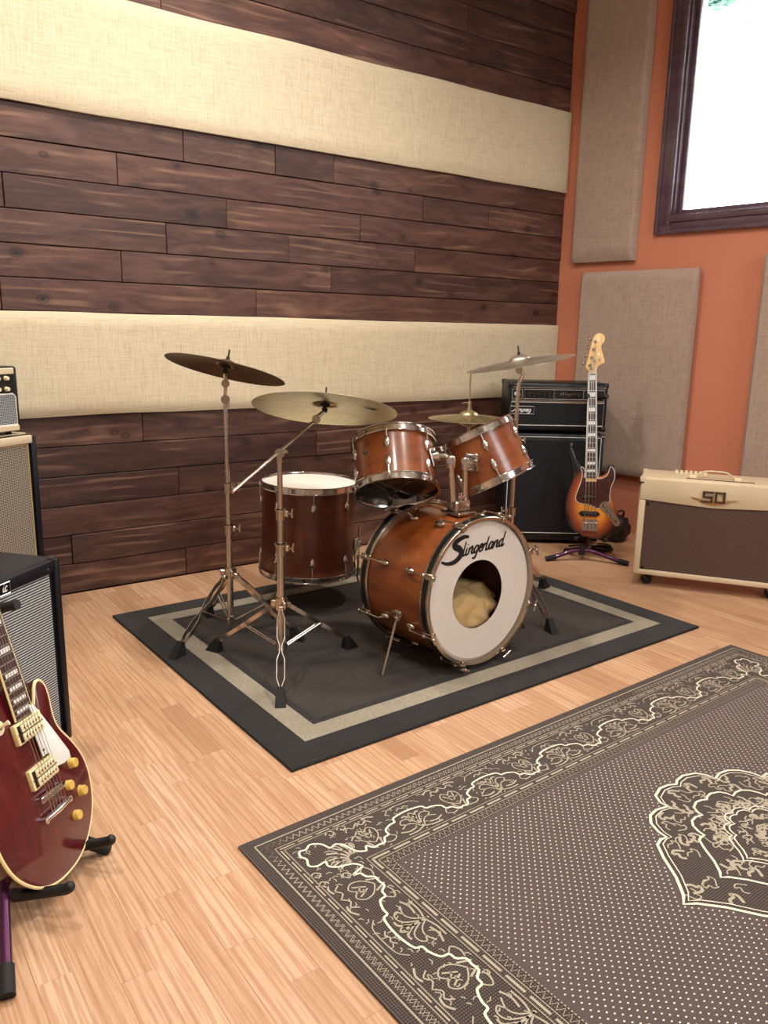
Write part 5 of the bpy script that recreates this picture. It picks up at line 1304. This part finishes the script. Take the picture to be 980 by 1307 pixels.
mb.add(vs, fs); mb.build('neck', M['mahogany'], eg, 60)
mb = MB(TG); mb.box((0, .630, .017), (.043, .005, .007), .001); mb.build('nut', M['ivory'], eg)
THd = TG @ Matrix.Translation((0, .632, .010)) @ Matrix.Rotation(R(-14), 4, 'X')
hs = smoothpath([(-.021, 0), (-.034, .035), (-.040, .090), (-.037, .150), (-.042, .175), (-.025, .180), (0, .170), (.025, .180), (.042, .175), (.037, .150), (.040, .090), (.034, .035), (.021, 0)], 4)
mb = MB(THd); mb.prism([(p.x, p.y) for p in hs], -.014, .001, .002); hd = mb.build('headstock', M['black'], eg)
for s in (-1, 1):
    for k in range(3):
        mb = MB(THd); y = .045+.042*k; mb.cyl((s*.025, y, -.014), (s*.025, y, .012), .0045, n=10); mb.cyl((s*.025, y, -.012), (s*.056, y, -.012), .003, n=8); mb.ball((s*.062, y, -.012), (.009, .006, .010), 10); mb.build('tuner', M['chrome'], hd)
for k in range(6):
    u0 = -.026+.0104*k; u1 = -.0175+.007*k; mb = MB(TG); mb.tube([(u0, -.041, .028), (u0, 0, .0315), (u1, .630, .0215)], .0005+.00006*(5-k), 5); mb.build('string', M['steel'], eg, 60)
# stand of the red guitar
hubG = TG @ Vector((0, -.06, -.125)); hubG.z = .16
guitar_stand('guitar_stand', 'purple and black tubular stand holding the red guitar', TG, [on_z(10, 1272), on_z(133, 1089), Vector((hubG.x-.30, hubG.y+.16, 0))], hubG,
             [(-.085, -.175, .060), (.085, -.175, .060)], .405, .050, -.085)

# --- sunburst bass guitar
BO = Vector((3.405, 2.795, .190)); bth, bph = -.78, .20
bU = Vector((math.cos(bth), math.sin(bth), 0)); bnh = Vector((math.sin(bth), -math.cos(bth), 0)); bNn = bnh*math.cos(bph)+ZUP*math.sin(bph); bVv = bNn.cross(bU)
TBg = Matrix((bU, bVv, bNn)).transposed().to_4x4(); BO = on_plane(752.4, 670, BO, bNn); TBg.translation = BO
def lb(px, py, z=0.0):
    q = TBg.inverted() @ on_plane(px, py, TBg @ Vector((0, 0, z)), bNn); return q.x, q.y
bo_px = [(727, 580), (730.5, 600), (730, 615), (725, 627), (721.5, 641), (721.5, 656), (727, 671), (740.7, 682.5), (757, 687), (772, 687), (784, 682), (791.5, 671), (790, 658), (784.5, 646), (779.5, 634), (781, 622), (785.5, 612), (786.5, 601), (783, 593.5), (779, 592), (775.5, 597), (773.5, 603.5), (768, 607.5), (761.5, 607.5), (747, 597), (741, 593.5), (736, 586.5), (732.5, 576), (730, 570.5), (727.3, 572)]
bo = [(p.x, p.y) for p in smoothpath([lb(*p) for p in bo_px], 4, True)]
cxm = sum(p[0] for p in bo)/len(bo); cym = sum(p[1] for p in bo)/len(bo)
eb = thing('bass_guitar', 'sunburst bass guitar with tortoiseshell pickguard leaning before the black amp', 'guitar', TBg)
xs_ = [p[0] for p in bo]; ys_ = [p[1] for p in bo]
M['burst'] = mat_sunburst((min(xs_)+max(xs_))/2, min(ys_)+(max(ys_)-min(ys_))*.40)
mb = MB(TBg); mb.prism(bo, -.042, 0, .010, 3); mb.build('body', M['burst'], eb)
pg_px = [(741.2, 596.5), (744.5, 597), (746.5, 603), (746.5, 610), (762, 611), (769, 610.5), (775, 606), (778.5, 597), (780.5, 596), (784.2, 603), (783.8, 612), (779.5, 622), (777.8, 634), (777.6, 640.5), (770.5, 641.5), (764, 649), (752, 644.5), (741, 642.5), (735.5, 639.5), (734.8, 632.5), (739, 621.5), (742.3, 611), (743, 603)]
mb = MB(TBg); pgo = [(p.x, p.y) for p in smoothpath([lb(*p, .002) for p in pg_px], 3, True)]; mb.prism(pgo, .0002, .0026); pgb = mb.build('pickguard', M['tort'], eb)
mb = MB(TBg); mb.tube([Vector((p[0], p[1], .0020)) for p in pgo], .0018, 6, True); mb.build('pickguard_edge', M['piping'], pgb)
cp_px = [(768, 641.5), (776.5, 640.5), (781, 648), (786.5, 658), (791, 666), (789.5, 671), (784.5, 671.5), (779, 664), (772, 655), (765, 648)]
mb = MB(TBg); mb.prism([(p.x, p.y) for p in smoothpath([lb(*p, .003) for p in cp_px], 3, True)], .0002, .0036); cpl = mb.build('control_plate', M['nickel'], eb)
for px, py in ((771.8, 645), (776.5, 651.8), (781.2, 658.8)):
    q = lb(px, py, .01); mb = MB(TBg @ Matrix.Translation((*q, .003))); mb.lathe([(.0115, 0), (.0115, .004), (.0100, .014), (0, .015)], 20); k_ = mb.build('knob', M['blackplastic'], cpl); mb = MB(TBg @ Matrix.Translation((*q, .0175))); mb.lathe([(0, .0012), (.0085, .001), (.009, -.003)], 20); mb.build('knob_cap', M['chrome'], k_)
q = lb(785.5, 665.5, .004); mb = MB(TBg); mb.cyl((*q, .003), (*q, .007), .005, n=12); mb.build('output_jack', M['blackplastic'], cpl)
for (px, py, w_) in ((751.5, 634.5, .082), (752, 655.5, .092)):
    q = lb(px, py, .006); mb = MB(TBg)
    if py > 640: mb.box((q[0], q[1], .004), (w_, .028, .012), .004, seg=2); mb.box((q[0]-.0, q[1], .003), (w_+.018, .014, .008), .003, seg=2); pk_ = mb.build('pickup', M['black'], eb)
    else: mb.box((q[0], q[1], .004), (w_, .018, .008), .003, seg=2); pk_ = mb.build('pickup', M['black'], eb)
    mb = MB(TBg)
    for k in range(8): mb.cyl((q[0]-.034+.0097*k, q[1], .008), (q[0]-.034+.0097*k, q[1], .0112), .0024, n=8)
    mb.build('pole_pieces', M['nickel'], pk_)
mb = MB(TBg); mb.box((0, .0, .002), (.080, .062, .004), .001); mb.box((0, -.030, .008), (.080, .004, .014), .001); bb_ = mb.build('bridge', M['chrome'], eb)
for k in range(4): mb = MB(TBg); mb.cyl((-.029+.0193*k-.0075, .010, .010), (-.029+.0193*k+.0075, .010, .010), .0052, n=12); mb.build('saddle', M['nickel'], bb_)
nx0, ny0 = lb(754.3, 610, .008); nx1, ny1 = lb(756.0, 476.5, .008)
ndir = Vector((nx1-nx0, ny1-ny0, 0)); nang = math.atan2(ndir.y, ndir.x)-PI/2; ndl = ndir.length
TNk = TBg @ Matrix.Translation((nx0, ny0, 0)) @ Matrix.Rotation(nang, 4, 'Z')
def bw(v): return .0300-(.0300-.0200)*v/ndl
mb = MB(TNk); mb.prism([(-bw(0), 0), (bw(0), 0), (bw(ndl), ndl), (-bw(ndl), ndl)], .006, .0125, .001); fbb = mb.build('fretboard', M['rosewood'], eb)
mb = MB(TNk)
for s in (-1, 1): mb.tube([Vector((s*bw(0), 0, .010)), Vector((s*bw(ndl), ndl, .010))], .0032, 6)
mb.build('neck_binding', M['piping'], fbb)
sc = .864; fv = [ndl-(sc-sc*2**(-i/12)) for i in range(0, 21)]
for v in fv[1:]:
    if v > .004: mb = MB(TNk); mb.cyl((-bw(v), v, .0126), (bw(v), v, .0126), .0014, n=6); mb.build('fret', M['gold'], fbb)
for k in (1, 3, 5, 7, 9, 12, 15, 17, 19):
    a_, b_ = fv[k-1], fv[k]
    if b_ > 0: mb = MB(TNk); mb.box((0, (a_+b_)/2, .0127), (bw((a_+b_)/2)*1.5, (a_-b_)*.55, .0008)); mb.build('inlay', M['pearl'], fbb, 0)
mb = MB(TNk); vs = []; nn_ = 10
for v, dz in ((-.02, -.012), (.04, -.014), (.10, -.014), (ndl, -.010)):
    w = bw(max(0, v))
    for i in range(nn_): a = PI*i/(nn_-1); vs.append((w*math.cos(a), v, .0062-(.0062-dz)*math.sin(a)))
fs = [(k*nn_+i, k*nn_+i+1, (k+1)*nn_+i+1, (k+1)*nn_+i) for k in range(3) for i in range(nn_-1)]+[(k*nn_+nn_-1, k*nn_, (k+1)*nn_, (k+1)*nn_+nn_-1) for k in range(3)]
mb.add(vs, fs); mb.build('neck', M['maple'], eb, 60)
hs_px = [(751.5, 477.5), (750.6, 473.8), (747.2, 469), (748.6, 463), (751, 453.5), (753.5, 443.6), (756.7, 432), (760.8, 426.8), (765.7, 425.6), (770.6, 428), (772, 432.6), (769.8, 437.9), (767.2, 441), (768, 447.7), (770.4, 455.8), (771.2, 463), (765.7, 465.6), (761.8, 469.7), (760.8, 477.5)]
hso = [lb(*p, -.004) for p in hs_px]; mb = MB(TBg); mb.prism([(p.x, p.y) for p in smoothpath(hso, 3)], -.012, .002, .002); hb_ = mb.build('headstock', M['maple'], eb)
mb = MB(TNk); mb.box((0, ndl+.001, .011), (.041, .004, .007), .001); mb.build('nut', M['ivory'], eb)
posts = []
for px, py, kx, ky in ((759.8, 436, 752, 432.5), (757.6, 446, 750.5, 443.5), (755, 456.5, 747.5, 454), (752.8, 466.5, 744.3, 463.5)):
    q = lb(px, py, .004); k = lb(kx, ky, -.006); mb = MB(TBg); mb.cyl((*q, -.012), (*q, .014), .006, n=12); mb.cyl((*q, .002), (*q, .004), .009, n=14); mb.cyl((q[0], q[1], -.014), (k[0]+.006, k[1], -.010), .003, n=8); mb.ball((*k, -.010), (.007, .011, .013), 10); mb.build('tuner', M['chrome'], hb_); posts.append(q)
for px, py in ((758.5, 461.3), (754.6, 470.5)): q = lb(px, py, .004); mb = MB(TBg); mb.cyl((*q, .001), (*q, .007), .0065, n=12); mb.build('string_tree', M['chrome'], hb_)
q = lb(766.8, 457.5, .003); mb = MB(TBg @ Matrix.Translation((q[0]-.004, q[1]-.018, .0026)) @ Matrix.Rotation(R(78), 4, 'Z')); lettering(mb, 'een', 0, 0, .010, .0028, 0, .3, 1); mb.build('headstock_mark', M['yarn_mid'], hb_, 0)
for k in range(4):
    u0 = -.029+.0193*k; t = TNk @ Vector((-.0145+.0097*k, ndl, .0150)); t = TBg.inverted() @ t; pq = posts[3-k]
    mb = MB(TBg); mb.tube([(u0, -.028, .012), (u0, .010, .0155), t, (pq[0], pq[1], .010)], .0013+.0002*(3-k), 5); mb.build('string', M['steel'], eb, 60)
for px, py in ((729.3, 568.5), ): q = lb(px, py); mb = MB(TBg); mb.cyl((q[0], q[1]-.004, -.02), (q[0], q[1]+.016, -.02), .005, .008, 12); mb.build('strap_button', M['chrome'], eb)
hubB = on_z(742.5, 703, .055); hb2 = TBg.inverted() @ hubB
fA, fB = on_z(699, 716), on_z(799, 722); bk = hubB+(hubB-(fA+fB)/2).normalized()*.22
ymin = min(ys_)
guitar_stand('guitar_stand', 'purple and black tubular stand holding the sunburst bass', TBg, [fA, fB, bk], hubB, [(-.070, ymin-.006, .045), (.085, ymin-.006, .045)], .70, .05, -.075)

# ------------------------------------------------------------------ bag and cable on the floor behind the bass
bp = on_z(792, 692); bp = bp+Vector((0, .04, 0))
bm = bmesh.new(); bmesh.ops.create_icosphere(bm, subdivisions=4, radius=1.0)
for v in bm.verts:
    q = v.co.copy(); k = 1+.16*_nz.noise(q*2.1)+.08*_nz.noise(q*5); q = Vector((q.x*.085*k, q.y*.075*k, q.z*.085*k)); q.z = max(q.z, -.075); v.co = bp+q+Vector((0, 0, .076))
mb = MB(); mb.bm(bm); eb_ = thing('gear_bag', 'small black fabric bag slumped between the bass and the cream amp', 'bag', Matrix.Translation(bp))
mb.build('body', M['foam'], eb_, 180)
mb = MB(); mb.tube(smoothpath([bp+Vector((-.05, 0, .14)), bp+Vector((-.02, -.02, .185)), bp+Vector((.03, -.02, .18)), bp+Vector((.05, 0, .13))], 5), .006, 8); mb.build('strap', M['foam'], eb_)
cb = on_z(768, 703); pts = []
for i in range(64):
    a = i*.42; pts.append(cb+Vector((.055*math.cos(a)*(1+.3*math.sin(i*.11)), .05*math.sin(a), .008+.010*(i/64)+.010*max(0, math.sin(i*.33)))))
mb = MB(); mb.tube(smoothpath([cb+Vector((-.10, .16, .006)), cb+Vector((.0, .13, .006))]+pts, 3), .0042, 7); solo('coiled_cable', mb, M['rubber'], 'black instrument cable coiled on the floor under the bass guitar', 'cable', cb, None, 60)

# ------------------------------------------------------------------ tree outside the window
tp_ = at_depth(916, 6, 9.0); e = thing('tree', 'leafy tree outside the bright window', 'tree', Matrix.Translation((tp_.x-2.2, tp_.y+2.6, -.3)))
mb = MB(); mb.tube(smoothpath([(tp_.x-2.2, tp_.y+2.6, -.3), (tp_.x-2.1, tp_.y+2.5, 2.4), (tp_.x-1.3, tp_.y+1.6, tp_.z+.9), (tp_.x-.2, tp_.y+.3, tp_.z+1.6)], 5), [.16-.006*i for i in range(16)], 10); mb.build('trunk', M['bark'], e)
mb = MB(); rgl = random.Random(9)
for k in range(900):
    a = rgl.uniform(0, 2*PI); rr = rgl.random()**.5*1.5; c = Vector((tp_.x+.45+rr*math.cos(a)*.9, tp_.y+rr*math.sin(a), tp_.z+1.25+rgl.gauss(0, .42)))
    if k < 160: c = Vector((tp_.x+rgl.gauss(0, .09), tp_.y+rgl.gauss(0, .09), tp_.z+abs(rgl.gauss(.0, .12))))
    F = Matrix.Rotation(rgl.uniform(0, 6.3), 3, 'Z') @ Matrix.Rotation(rgl.uniform(-.9, .9), 3, 'X'); s = .075
    mb.add([c+F @ Vector(p) for p in ((-s, 0, 0), (0, -s*.45, .01), (s, 0, 0), (0, s*.45, .01))], [(0, 1, 2, 3)])
mb.build('foliage', M['leaf'], e, 0)['kind'] = 'stuff'
